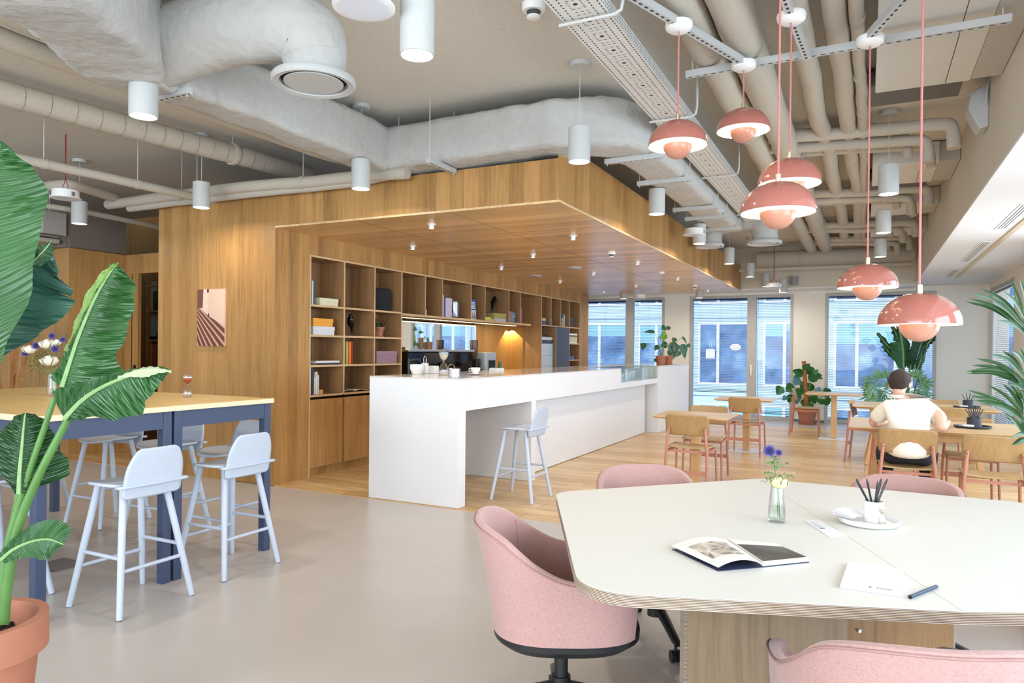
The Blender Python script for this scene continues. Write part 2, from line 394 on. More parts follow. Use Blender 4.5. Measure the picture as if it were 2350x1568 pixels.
m = MB(); m.box(XB, CANX+.002, FB-.004, FB+.014, CZC-.002, CZC+.016); m.box(CANX-.014, CANX+.004, FB+.01, YE+.01, CZC-.002, CZC+.016)
struct(m.build('trim_4', wood('oak_edge_lipping', (226, 190, 142), 'Y', 'Z', 0, .05, .45)), 'pale oak lipping around the canopy edge')
m = MB()
for x in (-3.32, -4.36): m.box(x-.002, x+.002, FB+.03, YE, CZC-.001, CZC)
for y in (6.57+.0, 9.3, 12.0): m.box(XB, CANX-.02, y-.002, y+.002, CZC-.001, CZC)
struct(m.build('trim_5', plain('canopy_joint_brown', (96, 66, 38), .8)), 'joints between the canopy ceiling panels')  # dark brown joint lines
# rooms beyond on the left
OAKL = wood('oak_light_panelling', (186, 142, 86), 'Z', 'XY', .4, .1, .45, .7, .7)
m = MB(); m.box(-14, -9.12, 5.53, 5.56, 0, 2.66); m.box(-9.15, -9.12, 5.56, 6.31, 0, 2.66)
m.box(-9.15, -8.87, 6.31, 6.36, 0, 2.66); m.box(-8.87, XW, 6.31, 6.36, 2.40, 2.66)
struct(m.build('wall_left', OAKL), 'oak panelled walls of the rooms on the left')
m = MB(); m.box(-9.15, -9.11, 5.53, 6.30, 2.67, 3.2); m.box(-9.6, -9.15, 5.50, 5.53, 2.67, 3.2); struct(m.build('trim_6', plain('dark_grey_bulkhead', (122, 112, 104), .8, .03)), 'dark grey bulkhead above the left wall')
m = MB(); m.box(-14, XW-.01, 7.6, 7.7, 0, CZ); struct(m.build('wall_back', OAKL))
# ================================================================ bookcases and the niche behind the bar
OAKI = wood('oak_cell_side_shaded', (160, 122, 82), 'Z', 'X', 0, .1, .5, 1, .7)  # shade on the inner cell faces painted as a darker oak
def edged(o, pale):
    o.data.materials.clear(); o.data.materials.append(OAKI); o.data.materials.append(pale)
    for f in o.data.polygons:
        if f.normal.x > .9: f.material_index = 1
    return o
XS = XB-.004; DEP = .36; BT = .022
def shelf_unit(name, label, ys, zs, skip=(), back=True, y_end=None):
    e = thing(name, label, 'bookcase', (XS, ys[0], 0))
    L = lambda y: y-ys[0]
    for i, y in enumerate(ys):
        z0 = 0 if zs[0] < .9 and i in (0, len(ys)-1) else zs[0]
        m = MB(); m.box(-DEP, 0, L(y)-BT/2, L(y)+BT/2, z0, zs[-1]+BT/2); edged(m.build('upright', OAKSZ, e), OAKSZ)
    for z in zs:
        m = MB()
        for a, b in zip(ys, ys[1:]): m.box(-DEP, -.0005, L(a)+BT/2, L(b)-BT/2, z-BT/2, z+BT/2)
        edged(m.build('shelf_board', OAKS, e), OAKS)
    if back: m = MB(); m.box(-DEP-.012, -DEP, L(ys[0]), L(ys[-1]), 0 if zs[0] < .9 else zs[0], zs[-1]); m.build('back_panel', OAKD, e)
    return e
ZL = (.885, 1.213, 1.545, 1.874, 2.412)
bl = shelf_unit('bookcase', 'oak bookcase of twelve open cells over cupboard doors, left of the mirror', (5.852, 6.413, 6.975, 7.536), ZL)
DOORW = wood('oak_door_veneer', (184, 138, 84), 'Z', 'Y', .3, .1, .4, .8, .7)
for k, y in enumerate((5.852, 6.413, 6.975)):
    m = MB(); m.box(-.022, -.002, y-5.852+.013, y-5.852+.551, .10, .845); d = m.build('cupboard_door', DOORW, bl, bevel=.001)
    m = MB(); yy = y-5.852+(.49 if k != 1 else .07); m.cyl((-.003, yy, .80), (.003, yy, .80), .008, n=12); m.build('lock', GALV, d)
m = MB(); m.box(-.06, -.045, .011, 1.67, 0, .095); m.build('plinth', OAKW, bl)
br_ = thing('bookcase', 'oak bookcase with fridge bay and slate blue door behind the bar', 'bookcase', (XS, 11.95, 0))
ys = (11.95, 12.39, 12.865, 13.334, 13.905)
def LR(y): return y-11.95
for y, z0 in zip(ys, (0, 1.88, 1.88, 0, 0)):
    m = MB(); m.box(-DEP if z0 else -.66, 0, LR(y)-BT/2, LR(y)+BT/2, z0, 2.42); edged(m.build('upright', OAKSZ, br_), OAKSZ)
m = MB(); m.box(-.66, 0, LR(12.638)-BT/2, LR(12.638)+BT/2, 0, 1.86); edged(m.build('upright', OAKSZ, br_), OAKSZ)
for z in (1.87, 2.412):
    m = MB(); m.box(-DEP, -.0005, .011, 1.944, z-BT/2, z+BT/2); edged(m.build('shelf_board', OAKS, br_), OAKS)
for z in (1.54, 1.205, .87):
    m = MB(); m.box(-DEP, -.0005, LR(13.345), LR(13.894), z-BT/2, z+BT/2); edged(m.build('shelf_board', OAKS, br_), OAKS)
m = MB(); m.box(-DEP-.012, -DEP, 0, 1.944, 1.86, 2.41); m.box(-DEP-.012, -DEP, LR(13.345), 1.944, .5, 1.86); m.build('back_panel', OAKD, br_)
m = MB(); m.box(-.02, -.001, LR(12.652), LR(13.32), .08, 1.852); m.build('tall_door', plain('slate_blue_laminate', (82, 90, 112), .55, .02), br_, bevel=.001)
# middle wall shelf
mid = thing('wall_shelf', 'long oak wall shelf with open cells above the mirror', 'shelf', (XS, 7.55, 0))
DV = (8.086, 8.518, 9.334, 9.775, 10.611, 11.056)
for y in DV: m = MB(); m.box(-DEP, 0, y-7.55-.008, y-7.55+.008, 1.874, 2.40); edged(m.build('divider', OAKSZ, mid), OAKSZ)
m = MB(); m.box(-DEP, 0, 0, 3.93, 1.842, 1.873); edged(m.build('shelf_board', OAKS, mid), OAKS)
m = MB(); m.box(-DEP, 0, 0, 4.385, 2.401, 2.423); edged(m.build('shelf_board', OAKS, mid), OAKS)
m = MB(); m.box(-DEP-.012, -DEP, 0, 4.385, 1.842, 2.42); m.build('back_panel', OAKD, mid)
m = MB(); m.box(-.30, -.28, .02, 3.9, 1.836, 1.8415); m.build('led_strip', emit('warm_led', (1, .78, .42), 5), mid)
l = bpy.data.lights.new('led_strip_light', 'AREA'); l.shape = 'RECTANGLE'; l.size = .03; l.size_y = 3.9; l.energy = 11; l.color = (1, .8, .45)
o = bpy.data.objects.new('led_strip_light', l); C.objects.link(o); o.location = (XS-.29, 9.5, 1.832)
l = bpy.data.lights.new('shelf_spot', 'SPOT'); l.energy = 30; l.color = (1, .78, .34); l.spot_size = math.radians(96); l.spot_blend = .05; l.shadow_soft_size = .004
o = bpy.data.objects.new('shelf_spot', l); C.objects.link(o); o.location = (-5.985, 11.855, 1.835)
m = MB(); m.box(-6.09, -6.06, 7.54, 12.65, 0, CZC); m.box(-6.06, XS-DEP-.012, 7.51, 7.53, 0, CZC); m.box(-6.06, XS-DEP-.013, 11.925, 11.94, 0, CZC)
struct(m.build('wall_left', wood('oak_niche_panelling', (180, 134, 78), 'Z', 'XY', .33, .12, .4, .9, .72)), 'oak lining of the niche behind the bar')
MIR = NT('mirror_silver').bsdf((.9, .92, .92), .02, Metallic=1.0)
mr = thing('mirror', 'frameless wall mirror under the long oak wall shelf', 'mirror', (-6.058, 7.56, 1.0))
m = MB(); m.box(0, .008, 0, .72, 0, .842); m.build('mirror_panel', MIR, mr); m = MB(); m.box(0, .008, .725, 3.1, 0, .842); m.build('mirror_panel', MIR, mr)
bc = thing('back_counter', 'oak fronted work counter with a white top under the mirror', 'counter', (-6.05, 7.56, 0))
m = MB(); m.box(0, .64, 0, 4.35, .1, .86); m.build('cabinet_body', DOORW, bc); m = MB(); m.box(0, .66, 0, 4.36, .86, .9); m.build('worktop', WHITE, bc)
# ---------------------------------------------------------------- things on the shelves
def bx(name, label, cat, y0, y1, z0, h, rgb, d=.25, set_=.03, lid=0, group=None, rough=.6):
    e = thing(name, label, cat, (XS-set_, (y0+y1)/2, z0), 0, group); w_ = (y1-y0)/2; mt = plain('card_%02x%02x%02x' % rgb, rgb, rough, .02)
    if lid:
        m = MB(); m.box(-d+.004, -.004, -w_+.004, w_-.004, 0, h-lid); m.build('box_body', mt, e, bevel=.001)
        m = MB(); m.box(-d, 0, -w_, w_, h-lid, h); m.build('lid', mt, e, bevel=.001)
    else: m = MB(); m.box(-d, 0, -w_, w_, 0, h); m.build('body', mt, e, bevel=.002)
    return e
PAGE = plain('paper_pages', (236, 232, 222), .8, .03)
def book(label, y, t, z0, h, rgb, d=.2, set_=.04, group=None):      # upright, spine to the room
    e = thing('book', label, 'book', (XS-set_, y, z0), 0, group); mt = plain('cover_%02x%02x%02x' % rgb, rgb, .5, .05)
    m = MB(); m.box(-d, 0, -t/2, t/2, 0, h); c = m.build('cover', mt, e)
    m = MB(); m.box(-d-.001, -.012, -t/2+.002, t/2-.002, .004, h+.0008); m.build('pages', PAGE, e); return e
def flat(label, y0, y1, z0, h, rgb, d=.2, set_=.03, name='book', group=None):
    e = thing(name, label, 'book', (XS-set_, (y0+y1)/2, z0), 0, group); w_ = (y1-y0)/2; mt = plain('cover_%02x%02x%02x' % rgb, rgb, .5, .05)
    m = MB(); m.box(-d, 0, -w_, w_, 0, .003); m.box(-d, 0, -w_, w_, h-.003, h); m.box(-.003, 0, -w_, w_, .003, h-.003); m.build('cover', mt, e)
    m = MB(); m.box(-d+.004, -.0035, -w_+.004, w_-.004, .0032, h-.0032); m.build('pages', PAGE, e); return e
sh = [z+BT/2+.001 for z in ZL]
for lb, y, t, h, c in (('white spine book leaning first from the left in the top left cell', 5.882, .024, .30, (232, 232, 230)), ('grey book second from the left in the top left cell', 5.908, .022, .30, (120, 124, 124)),
                       ('slim white book third from the left in the top left cell', 5.933, .016, .262, (236, 236, 232)), ('dark green book beside the cream box, top left cell', 5.957, .02, .262, (62, 84, 84))): book(lb, y, t, sh[3], h, c)
bx('storage_box', 'cream lidded box lying in the top left cell', 'box', 6.04, 6.345, sh[3], .085, (226, 222, 190), lid=.04)
bx('storage_box', 'white lidded box under the orange one, second cell down on the left', 'box', 5.935, 6.285, sh[2], .095, (222, 224, 228), lid=.045)
bx('storage_box', 'orange lidded box on top of the white one, second cell down on the left', 'box', 5.94, 6.265, sh[2]+.096, .088, (240, 168, 62), lid=.045, set_=.035)
e = flat('dark covered magazine under a white one, third cell down on the left', 5.99, 6.385, sh[1], .018, (40, 44, 60)); e = flat('white magazine with black lettering on its spine, third cell down', 5.985, 6.375, sh[1]+.019, .024, (222, 222, 224))
book('black and white patterned book standing in the third cell down on the left', 5.877, .02, sh[1], .21, (128, 128, 136))
for lb, y, t, h, c in (('blue grey book, leftmost in the lowest left cell', 5.880, .022, .305, (88, 116, 150)), ('white book next to the blue grey one, lowest left cell', 5.906, .02, .305, (232, 232, 232)), ('dark slate book, tallest dark spine in the lowest left cell', 5.946, .034, .292, (62, 66, 84)),
                       ('checked white book in the lowest left cell', 5.978, .024, .19, (214, 214, 212)), ('white book right of the dark slate one, lowest left cell', 6.008, .022, .25, (238, 238, 236)), ('slim white book at the right end of the row, lowest left cell', 6.036, .016, .215, (226, 226, 222))): book(lb, y, t, sh[0], h, c)
bx('wooden_block', 'small oak block beside the books in the lowest left cell', 'block', 6.055, 6.1, sh[0], .05, (206, 160, 100), d=.06)
def bird(label, y, z, s=1.0, face=0, x=-.14):
    e = thing('bird_figure', label, 'figurine', (XS+x, y, z), face); bk = plain('black_lacquered_wood', (22, 20, 22), .22, .1)
    pts = [(-.105, 0, .045), (-.075, 0, .08), (-.03, 0, .13), (.005, 0, .175), (.022, 0, .215), (.03, 0, .245), (.036, 0, .262)]
    m = MB(); m.tube([Vector(p)*s for p in spline(pts, 18)], [pw([(0, .009), (.2, .022), (.45, .047), (.62, .043), (.8, .024), (.92, .021), (1, .006)], i/18)*s for i in range(19)], 16); m.build('body', bk, e, smooth=True)
    m = MB(); m.cyl(Vector((.036, 0, .247))*s, Vector((.074, 0, .252))*s, .007*s, .001, 8); m.build('beak', bk, e, smooth=True)
    for dy in (-.014, .014): m = MB(); m.cyl((0, dy*s, .11*s), (.006*s, dy*s*1.3, 0), .0022, n=8); m.build('leg', bk, e)
    return e
bird('black wooden bird on wire legs, left one of the pair', 6.50, sh[2], 1.02, math.radians(70)); bird('black wooden bird on wire legs, right one of the pair', 6.70, sh[2], 1.0, math.radians(-60))
for i, (c, lb) in enumerate(((( 150, 168, 70), 'olive green folder, first of the coloured folders'), ((196, 206, 110), 'lime green folder, second of the coloured folders'), ((70, 110, 66), 'dark green folder among the coloured folders'), ((222, 200, 90), 'yellow folder among the coloured folders'),
                              ((232, 120, 44), 'bright orange folder facing the room'), ((176, 52, 40), 'red edged white folder at the right end of the coloured folders'))):
    book(lb, 6.435+.027*i+(.03 if i > 3 else 0), .022 if i != 4 else .05, sh[1], .262, c, d=.24)
mg = thing('open_magazine', 'open magazine lying flat in the lowest middle cell', 'magazine', (XS-.05, 6.69, sh[0])); m = MB()
m.grid(lambda u, v: Vector((-.22*v, -.25+.5*u, .004+.018*math.sin(PI*abs(2*u-1)**.6))), 24, 4); m.build('pages', PAGE, mg, solid=.003)
m = MB(); m.box(-.19, -.03, -.22, -.06, .0255, .0265); m.build('photo_print', plain('photo_grey', (110, 92, 80), .5, .5, 14), mg)
sp = thing('sleeve', 'black padded sleeve standing in the top right cell of the left bookcase', 'bag', (XS-.13, 7.24, sh[3])); m = MB()
m.prism(rrect(.40, .29, .05), -.02, .02); m.xf(Matrix.Translation((0, 0, .146))@Matrix.Rotation(math.radians(90), 4, 'X')@Matrix.Rotation(0, 4, 'Y')); m.xf(Matrix.Rotation(math.radians(90-8), 4, 'Z')); m.build('cloth_case', plain('black_neoprene', (30, 32, 36), .85, .1), sp, smooth=True, bevel=.012)
def pot(parent, r0, r1, h, mat, rim=.0, z=0, saucer=0):
    m = MB(); t = .008+r1*.03; rh = h*.2 if rim else 0
    m.lathe([(0, z), (r0, z), (lerp(r0, r1, .8), z+h-rh), (r1+rim, z+h-rh), (r1+rim, z+h), (r1-t, z+h), (r0*.95, z+h*.75), (0, z+h*.75)], n=36); m.build('pot', mat, parent, smooth=True)
    if saucer:
        m = MB(); m.lathe([(0, z-.001), (saucer*.9, z-.001), (saucer, z+h*.12), (saucer*.95, z+h*.12), (saucer*.86, z+.004), (0, z+.004)], n=32); m.build('saucer', mat, parent, smooth=True)
TERRA = plain('terracotta', (172, 112, 86), .75, .05, 14); SOIL = plain('potting_soil', (38, 28, 22), .95, .4, 90, 1)
pp = thing('potted_plant', 'small speckled trailing plant in a terracotta pot on the bookcase', 'plant', (XS-.13, 7.22, sh[2])); pot(pp, .05, .078, .125, TERRA, .004, saucer=.072)
LEAFS = plain('speckled_leaf', (50, 84, 52), .5, .5, 160)
m = MB()
for i in range(46):
    a = rnd.uniform(0, 2*PI); R_ = rnd.uniform(.05, .16); z1 = rnd.uniform(.0, .11); p0 = Vector((0, 0, .11))
    pts = spline([p0, (math.cos(a)*R_*.5, math.sin(a)*R_*.5, .12+z1), (math.cos(a)*R_, math.sin(a)*R_, .09+z1-R_*.5)], 5)
    for q, t in zip(pts[1:], pts[2:]):
        d = (t-q).normalized(); sd = d.cross(Vector((0, 0, 1))).normalized()*.011
        m.poly([q-sd*.2, q+d*.012+sd, q+d*.03, q+d*.012-sd])
m.build('foliage', LEAFS, pp)
bx('storage_box', 'mauve lidded box in the third cell down, right column of the left bookcase', 'box', 7.06, 7.49, sh[1], .155, (158, 124, 140), d=.25, lid=.05)
zs = 1.874
book('tall teal folder at the left end of the long wall shelf', 7.578, .03, zs, .315, (98, 164, 178), d=.22)
sc_ = thing('sculpture', 'white abstract figure of stacked rounded blocks on the wall shelf', 'sculpture', (XS-.12, 8.16, zs)); m = MB()
for x0, y0, y1, z0, z1 in ((-.03, -.05, -.01, 0, .2), (-.03, -.05, .075, .17, .2), (-.025, .0, .035, 0, .13), (-.025, .0, .06, .115, .14), (-.02, .05, .085, 0, .085)): m.box(x0, x0+.06, y0, y1, z0, z1)
m.build('figure', plain('white_ceramic', (228, 227, 225), .3, .01), sc_, smooth=True, bevel=.01)
for lb, y, t, h, c in (('white book at the left of the row before the lilac binder', 8.548, .03, .315, (228, 228, 224)), ('grey book second in the row before the lilac binder', 8.58, .022, .315, (150, 150, 150)), ('slim white book third in the row before the lilac binder', 8.606, .02, .31, (238, 238, 238)), ('purple book touching the lilac binder', 8.634, .03, .305, (92, 70, 160))): book(lb, y, t, zs, h, c)
bx('binder_box', 'pale lilac file box on the long wall shelf', 'box', 8.66, 8.83, zs, .275, (214, 206, 226), d=.26, lid=.09)
def vase_lathe(name, label, y, z, prof, mat, x=-.13, cat='vase'):
    e = thing(name, label, cat, (XS+x, y, z)); m = MB(); m.lathe(prof, n=28); m.build('body', mat, e, smooth=True); return e
SMOKE = glass('smoked_ribbed_glass', (.62, .58, .62), .2)
vase_lathe('glass_vase', 'ribbed smoky glass cylinder vase on the wall shelf', 9.03, zs, [(0, .001), (.085, .001), (.09, .02), (.09, .25), (.084, .25), (.084, .02), (0, .015)], SMOKE)
bb = book('bright blue book with white lettering and figures on the wall shelf', 9.44, .15, zs, .30, (52, 96, 190), d=.03, set_=.02)
m = MB()
for i in range(5): m.box(.0008, .002, -.065, -.065+(.1, .12, .09, .125, .11)[i], .25-.022*i, .263-.022*i)
m.build('cover_lettering', WHITE, bb); m = MB(); m.box(.0008, .002, -.074, .074, .004, .14); o = m.build('cover_picture', plain('cover_picture', (214, 210, 214), .5, .3, 60), bb)
m = MB()
for i in range(7): m.box(.0021, .003, -.06+.019*i, -.05+.019*i, .012, .05+.05*((i*5) % 3)/2)
m.build('cover_figures', plain('ink_navy', (44, 44, 66), .6), bb)
flat('yellow book, lower of two, left of the black bird', 9.83, 10.12, zs, .026, (228, 206, 58)); flat('yellow and white magazine on top of the yellow book', 9.83, 10.03, zs+.027, .026, (236, 226, 120))
flat('white book under the olive box on the wall shelf', 10.17, 10.56, zs, .045, (206, 200, 220)); bx('storage_box', 'olive lidded box carrying the single black bird', 'box', 10.14, 10.57, zs+.046, .088, (176, 172, 96), lid=.035)
bird('single black wooden bird standing on the olive box', 10.33, zs+.135, 1.1, math.radians(100))
bx('storage_box', 'mauve box beside the marbled vase on the wall shelf', 'box', 10.645, 10.8, zs, .19, (160, 126, 130), lid=.0)
vase_lathe('vase', 'small marbled blue vase at the right of the wall shelf', 10.92, zs, [(0, .001), (.04, .001), (.058, .05), (.06, .14), (.05, .18), (.042, .18), (0, .17)], plain('marbled_glaze', (110, 140, 168), .25, .75, 22), x=-.1)
for i, (c, lb) in enumerate((((60, 110, 190), 'blue book standing at the right end of the wall shelf'), ((214, 214, 220), 'white book between the blue and the pink one, right end of the wall shelf'), ((216, 120, 160), 'pink book at the right end of the wall shelf'))): book(lb, 11.095+.035*i, .03, zs, (.30, .28, .26)[i], c)
zr = 1.883
bx('storage_box', 'navy box under a green magazine in the far bookcase', 'box', 11.975, 12.22, zr, .075, (84, 92, 142)); flat('green and white magazine pile on the navy box', 11.975, 12.21, zr+.076, .05, (186, 212, 130))
def tub(name, label, y, z, h, r, rgb, sticks):
    e = thing(name, label, 'box', (XS-.08, y, z)); m = MB(); m.box(-.05, .05, -r, r, 0, h); m.build('container', plain('card_%02x%02x%02x' % rgb, rgb, .6, .02), e)
    for i, (dy, hh, c) in enumerate(sticks): m = MB(); m.bar((0, dy*.5, h*.6), (0, dy, hh), .022, .022); m.build('tool', plain('tool_%02x%02x%02x' % c, c, .5), e)
    return e
tub('tool_holder', 'slate box holding brushes in the second upper cell of the far bookcase', 12.46, zr, .135, .055, (82, 90, 128), ((-.03, .24, (30, 30, 34)), (.02, .22, (232, 190, 180)), (.04, .2, (240, 236, 226))))
tub('tool_holder', 'olive box full of small dark tools in the far bookcase', 12.96, zr, .16, .075, (146, 138, 84), ((-.05, .2, (190, 50, 60)), (-.02, .24, (34, 36, 40)), (.0, .25, (34, 60, 50)), (.03, .24, (40, 40, 44))))
for i, (c, lb, h) in enumerate((((226, 222, 196), 'cream book right of the olive tool box', .17), ((96, 150, 190), 'blue spine book in the far bookcase', .25), ((236, 238, 236), 'white book at the right of the row in the far bookcase', .23))): book(lb, 13.07+.04*i, .034, zr, h, c)
bx('waste_box', 'charcoal box with a round hole in the last upper cell', 'box', 13.40, 13.62, zr, .2, (66, 68, 86)); 
for z0, h, c, lb in ((1.552, .03, (232, 230, 226), 'white tray at the bottom of the stack in the far bookcase'), (1.583, .1, (206, 202, 178), 'cream box in the stack, second cell of the far bookcase'), (1.684, .035, (120, 112, 112), 'grey box in the stack under the white one'), (1.72, .035, (244, 244, 242), 'white box on top of the stack in the far bookcase')): bx('storage_box', lb, 'box', 13.42, 13.84, z0, h, c, lid=0)
bx('storage_box', 'small navy and white box in the third cell of the far bookcase', 'box', 13.44, 13.7, 1.217, .075, (98, 106, 160), lid=.02); book('purple book standing in the third cell of the far bookcase', 13.39, .04, 1.217, .2, (104, 110, 168)); bx('storage_box', 'mustard box in the lowest visible cell of the far bookcase', 'box', 13.44, 13.82, .882, .13, (196, 170, 60), lid=0)
fr = thing('fridge', 'white glass-door fridge in the bay of the far bookcase', 'fridge', (XS-.06, 12.295, 0)); m = MB(); m.box(-.55, 0, -.31, .31, .02, 1.66); m.build('body', WHITE, fr, bevel=.01)
m = MB(); m.box(.001, .014, -.27, .27, .1, 1.50); d = m.build('glass_door', plain('frosted_door', (214, 226, 236), .25, .03, 6), fr); m = MB(); m.box(.015, .03, .27, .29, .1, 1.55); m.build('handle', plain('teal_edge', (120, 160, 168), .3), d)
m = MB(); m.box(.001, .016, -.30, .30, 1.53, 1.60); m.build('display_strip', plain('navy_strip', (54, 62, 90), .4), fr)
m = MB(); 
for z in (.5, .8, 1.1, 1.3): m.box(.0145, .0155, -.27, .27, z, z+.008)
m.build('shelf_line', plain('wire_grey', (170, 178, 186), .4), d)
text_mesh('door_digit', '3', .16, plain('wire_grey', (170, 178, 186), .4), Matrix.Translation((.0158, .17, 1.3))@Matrix.Rotation(PI/2, 4, 'Z')@Matrix.Rotation(PI/2, 4, 'X'), d)
m = MB(); m.box(-.2, .0, -.25, .2, 1.662, 1.70); o = m.build('tray', BLACK); tag(o, 'dark flat tray lying on top of the fridge', 'tray'); o.location = (XS-.1, 12.28, 0)
# ---------------------------------------------------------------- machines on the back counter
BG = plain('gloss_black', (16, 17, 20), .06, .05); STEEL = NT('brushed_steel').bsdf((.62, .63, .65), .28, Metallic=1.0)
cm = thing('espresso_machine', 'long glossy black espresso machine in front of the mirror', 'coffee machine', (-5.95, 7.9, .901))
m = MB(); m.box(0, .42, 0, 1.75, .08, .47); m.build('body', BG, cm, bevel=.015); m = MB(); m.box(-.02, .44, -.02, 1.77, .471, .50); m.build('cup_rail', STEEL, cm, bevel=.004)
m = MB(); m.box(.0, .46, .02, 1.73, .0, .075); m.build('drip_tray', STEEL, cm)
for y in (.35, .85, 1.35): m = MB(); m.cyl((.43, y, .28), (.48, y, .28), .035, n=14); m.bar((.48, y, .28), (.62, y, .26), .025, .02); m.build('portafilter', BLACK, cm)
for i, y in enumerate((7.98, 8.48, 8.68)):
    e = thing(('tamper_box', 'wooden_cup', 'wooden_pot')[i], ('small dark box on the left of the espresso machine', 'tall wooden cylinder on the espresso machine', 'round wooden pot on the espresso machine')[i], 'container', (-5.72, y, 1.402))
    m = MB()
    if i == 0: m.box(-.04, .04, -.06, .06, 0, .03); m.build('box', BLACK, e)
    else: m.lathe([(0, 0), ((.035, .055)[i-1], 0), ((.035, .058)[i-1], (.17, .11)[i-1]), (0, (.17, .11)[i-1])], n=20); m.build('cup', plain('dark_wood_cup', (128, 92, 58), .5, .15), e, smooth=True)
gr = thing('coffee_grinder', 'black coffee grinder with a brown bean hopper', 'grinder', (-5.72, 10.02, .901)); m = MB(); m.box(-.09, .09, -.07, .07, .0, .36); m.bar((.05, 0, .3), (.14, 0, .14), .05, .05); m.build('body', BLACK, gr, bevel=.01)
m = MB(); m.lathe([(0, .361), (.04, .361), (.06, .42), (.07, .60), (.065, .66), (0, .66)], n=20); m.build('hopper', plain('brown_hopper', (92, 70, 54), .3), gr, smooth=True)
dp = thing('water_dispenser', 'silver water dispenser with a dark control panel', 'dispenser', (-5.70, 10.42, .901)); m = MB(); m.box(-.14, .1, -.2, .16, 0, .46); m.build('body', plain('silver_case', (190, 202, 214), .3, .02), dp, bevel=.012)
m = MB(); m.box(.101, .112, -.12, .10, .14, .33); pnl = m.build('control_panel', BLACK, dp); m = MB()
for y in (-.05, .04): m.cyl((.112, y, .2), (.118, y, .2), .012, n=12)
m.build('buttons', WHITE, pnl)
bo = thing('bottle', 'dark green bottle beside the silver dispenser', 'bottle', (-5.62, 10.72, .901)); m = MB(); m.lathe([(0, 0), (.04, 0), (.04, .16), (.014, .22), (.014, .29), (0, .29)], n=18); m.build('body', plain('green_bottle', (28, 84, 52), .15), bo, smooth=True)
# ================================================================ the long white counter
XF, XK, CT = -3.2, -4.19, 1.155
CW = plain('counter_white', (230, 230, 232), .38, .006, 4); CTOP = plain('counter_top', (214, 206, 198), .1, .01, 4); PLIN = plain('dark_plinth', (60, 56, 52), .9)  # last one: dark grey for the counter plinth
ct = thing('bar_counter', 'long white bar counter with a knee recess at its near end', 'counter', (0, 0, 0))
m = MB(); m.box(XK, XF, 5.36, 5.47, .006, CT-.012); m.build('end_panel', CW, ct, bevel=.0015)
m = MB(); m.box(XF-.02, XF, 5.471, 9.95, .862, CT-.012); m.box(XF-.02, XF, 9.95, 11.95, .862, .945); m.build('apron', CW, ct)
m = MB(); m.box(XK, XF, 5.36, 9.95, CT-.0115, CT); m.box(XK, XF-.6, 9.95, 11.95, CT-.0115, CT); m.build('worktop', CTOP, ct, bevel=.001)
m = MB(); m.box(XK, XF, 6.86, 6.97, .006, .8615); m.build('inner_end_panel', CW, ct)
m = MB(); m.box(XF-.20, XF-.18, 6.971, 11.849, .012, .8615); m.build('front_panel', CW, ct)
m = MB(); m.box(XF-.23, XF-.201, 6.98, 11.84, 0, .011); m.build('plinth', PLIN, ct)
m = MB(); m.box(XK, XK+.02, 5.48, 6.85, .6, CT-.013); m.box(XK, XK+.02, 6.98, 11.84, .01, CT-.013); m.build('rear_panel', CW, ct)
m = MB(); m.box(XF-.58, XF-.002, 9.955, 11.945, .93, .945); m.build('display_shelf', CW, ct)
m = MB(); m.box(XF-.008, XF-.001, 9.952, 11.948, .946, CT-.014); m.box(XF-.6, XF-.009, 9.952, 11.948, CT-.012, CT-.004); m.build('display_glass', glass('case_glass', (.93, .98, .98), .02), ct)
fb = thing('counter_block', 'white counter block at the far end with two plants on it', 'counter', (0, 0, 0))
m = MB(); m.box(XK-.05, XF+.02, 11.951, 14.28, .006, CT-.02); m.build('body', CW, fb, bevel=.0015); m = MB(); m.box(XK-.1, XF+.02, 11.951, 14.28, CT-.0195, CT+.004); m.build('top_plate', CTOP, fb)
for i, (y, s_) in enumerate(((10.15, .9), (10.42, 1.0), (10.62, 1.15), (10.95, 1.3))):
    e = thing('ceramic_pot', 'white ribbed ceramic pot in the glass display case, number %s from the left' % ('one', 'two', 'three', 'four')[i], 'pot', (XF-.14-.05*(i % 2), y, .9455)); e['label'] = ('leftmost white ribbed pot in the glass display case', 'white ribbed pot second from the left in the display case', 'white ribbed pot third from the left in the display case', 'tallest white ribbed pot at the right in the display case')[i]
    m = MB(); m.grid(lambda u, v: Vector((math.cos(2*PI*u)*(.055+.02*v)*s_*(1+.04*math.cos(36*PI*u)), math.sin(2*PI*u)*(.055+.02*v)*s_*(1+.04*math.cos(36*PI*u)), .115*v*s_)), 72, 3, closed=True); m.build('ribbed_wall', plain('white_ceramic', (228, 227, 225), .3, .01), e, smooth=True, solid=.004)
# small things on the counter
def hourglass(label, loc, s, frame, sand, top_full=True):
    e = thing('hourglass', label, 'hourglass', loc); prof = [(0, 0), (.030, 0), (.034, .02), (.032, .045), (.02, .07), (.004, .086), (.004, .09), (.02, .106), (.032, .131), (.034, .152), (.027, .17), (0, .176)]
    m = MB(); m.lathe([(r*s, z*s) for r, z in prof], n=28); m.build('glass_bulbs', frame, e, smooth=True)
    m = MB(); m.lathe([(0, .001*s), (.029*s, .001*s), (.032*s, .012*s), (0, .024*s)], n=24); m.build('lower_sand', sand, e, smooth=True)
    m = MB(); m.lathe([(0, .092*s), (.017*s, .107*s), (.029*s, .13*s), (.028*s, .138*s), (0, .138*s)], n=24); m.build('upper_sand', sand, e, smooth=True); return e
CLEAR = glass('clear_glass', (.96, .98, .98), .14)
hourglass('clear hourglass with white sand on the bar counter', (*at(1018, 861, z=CT)[:2], CT+.001), 1.5, CLEAR, plain('pale_sand', (226, 210, 190), .8))
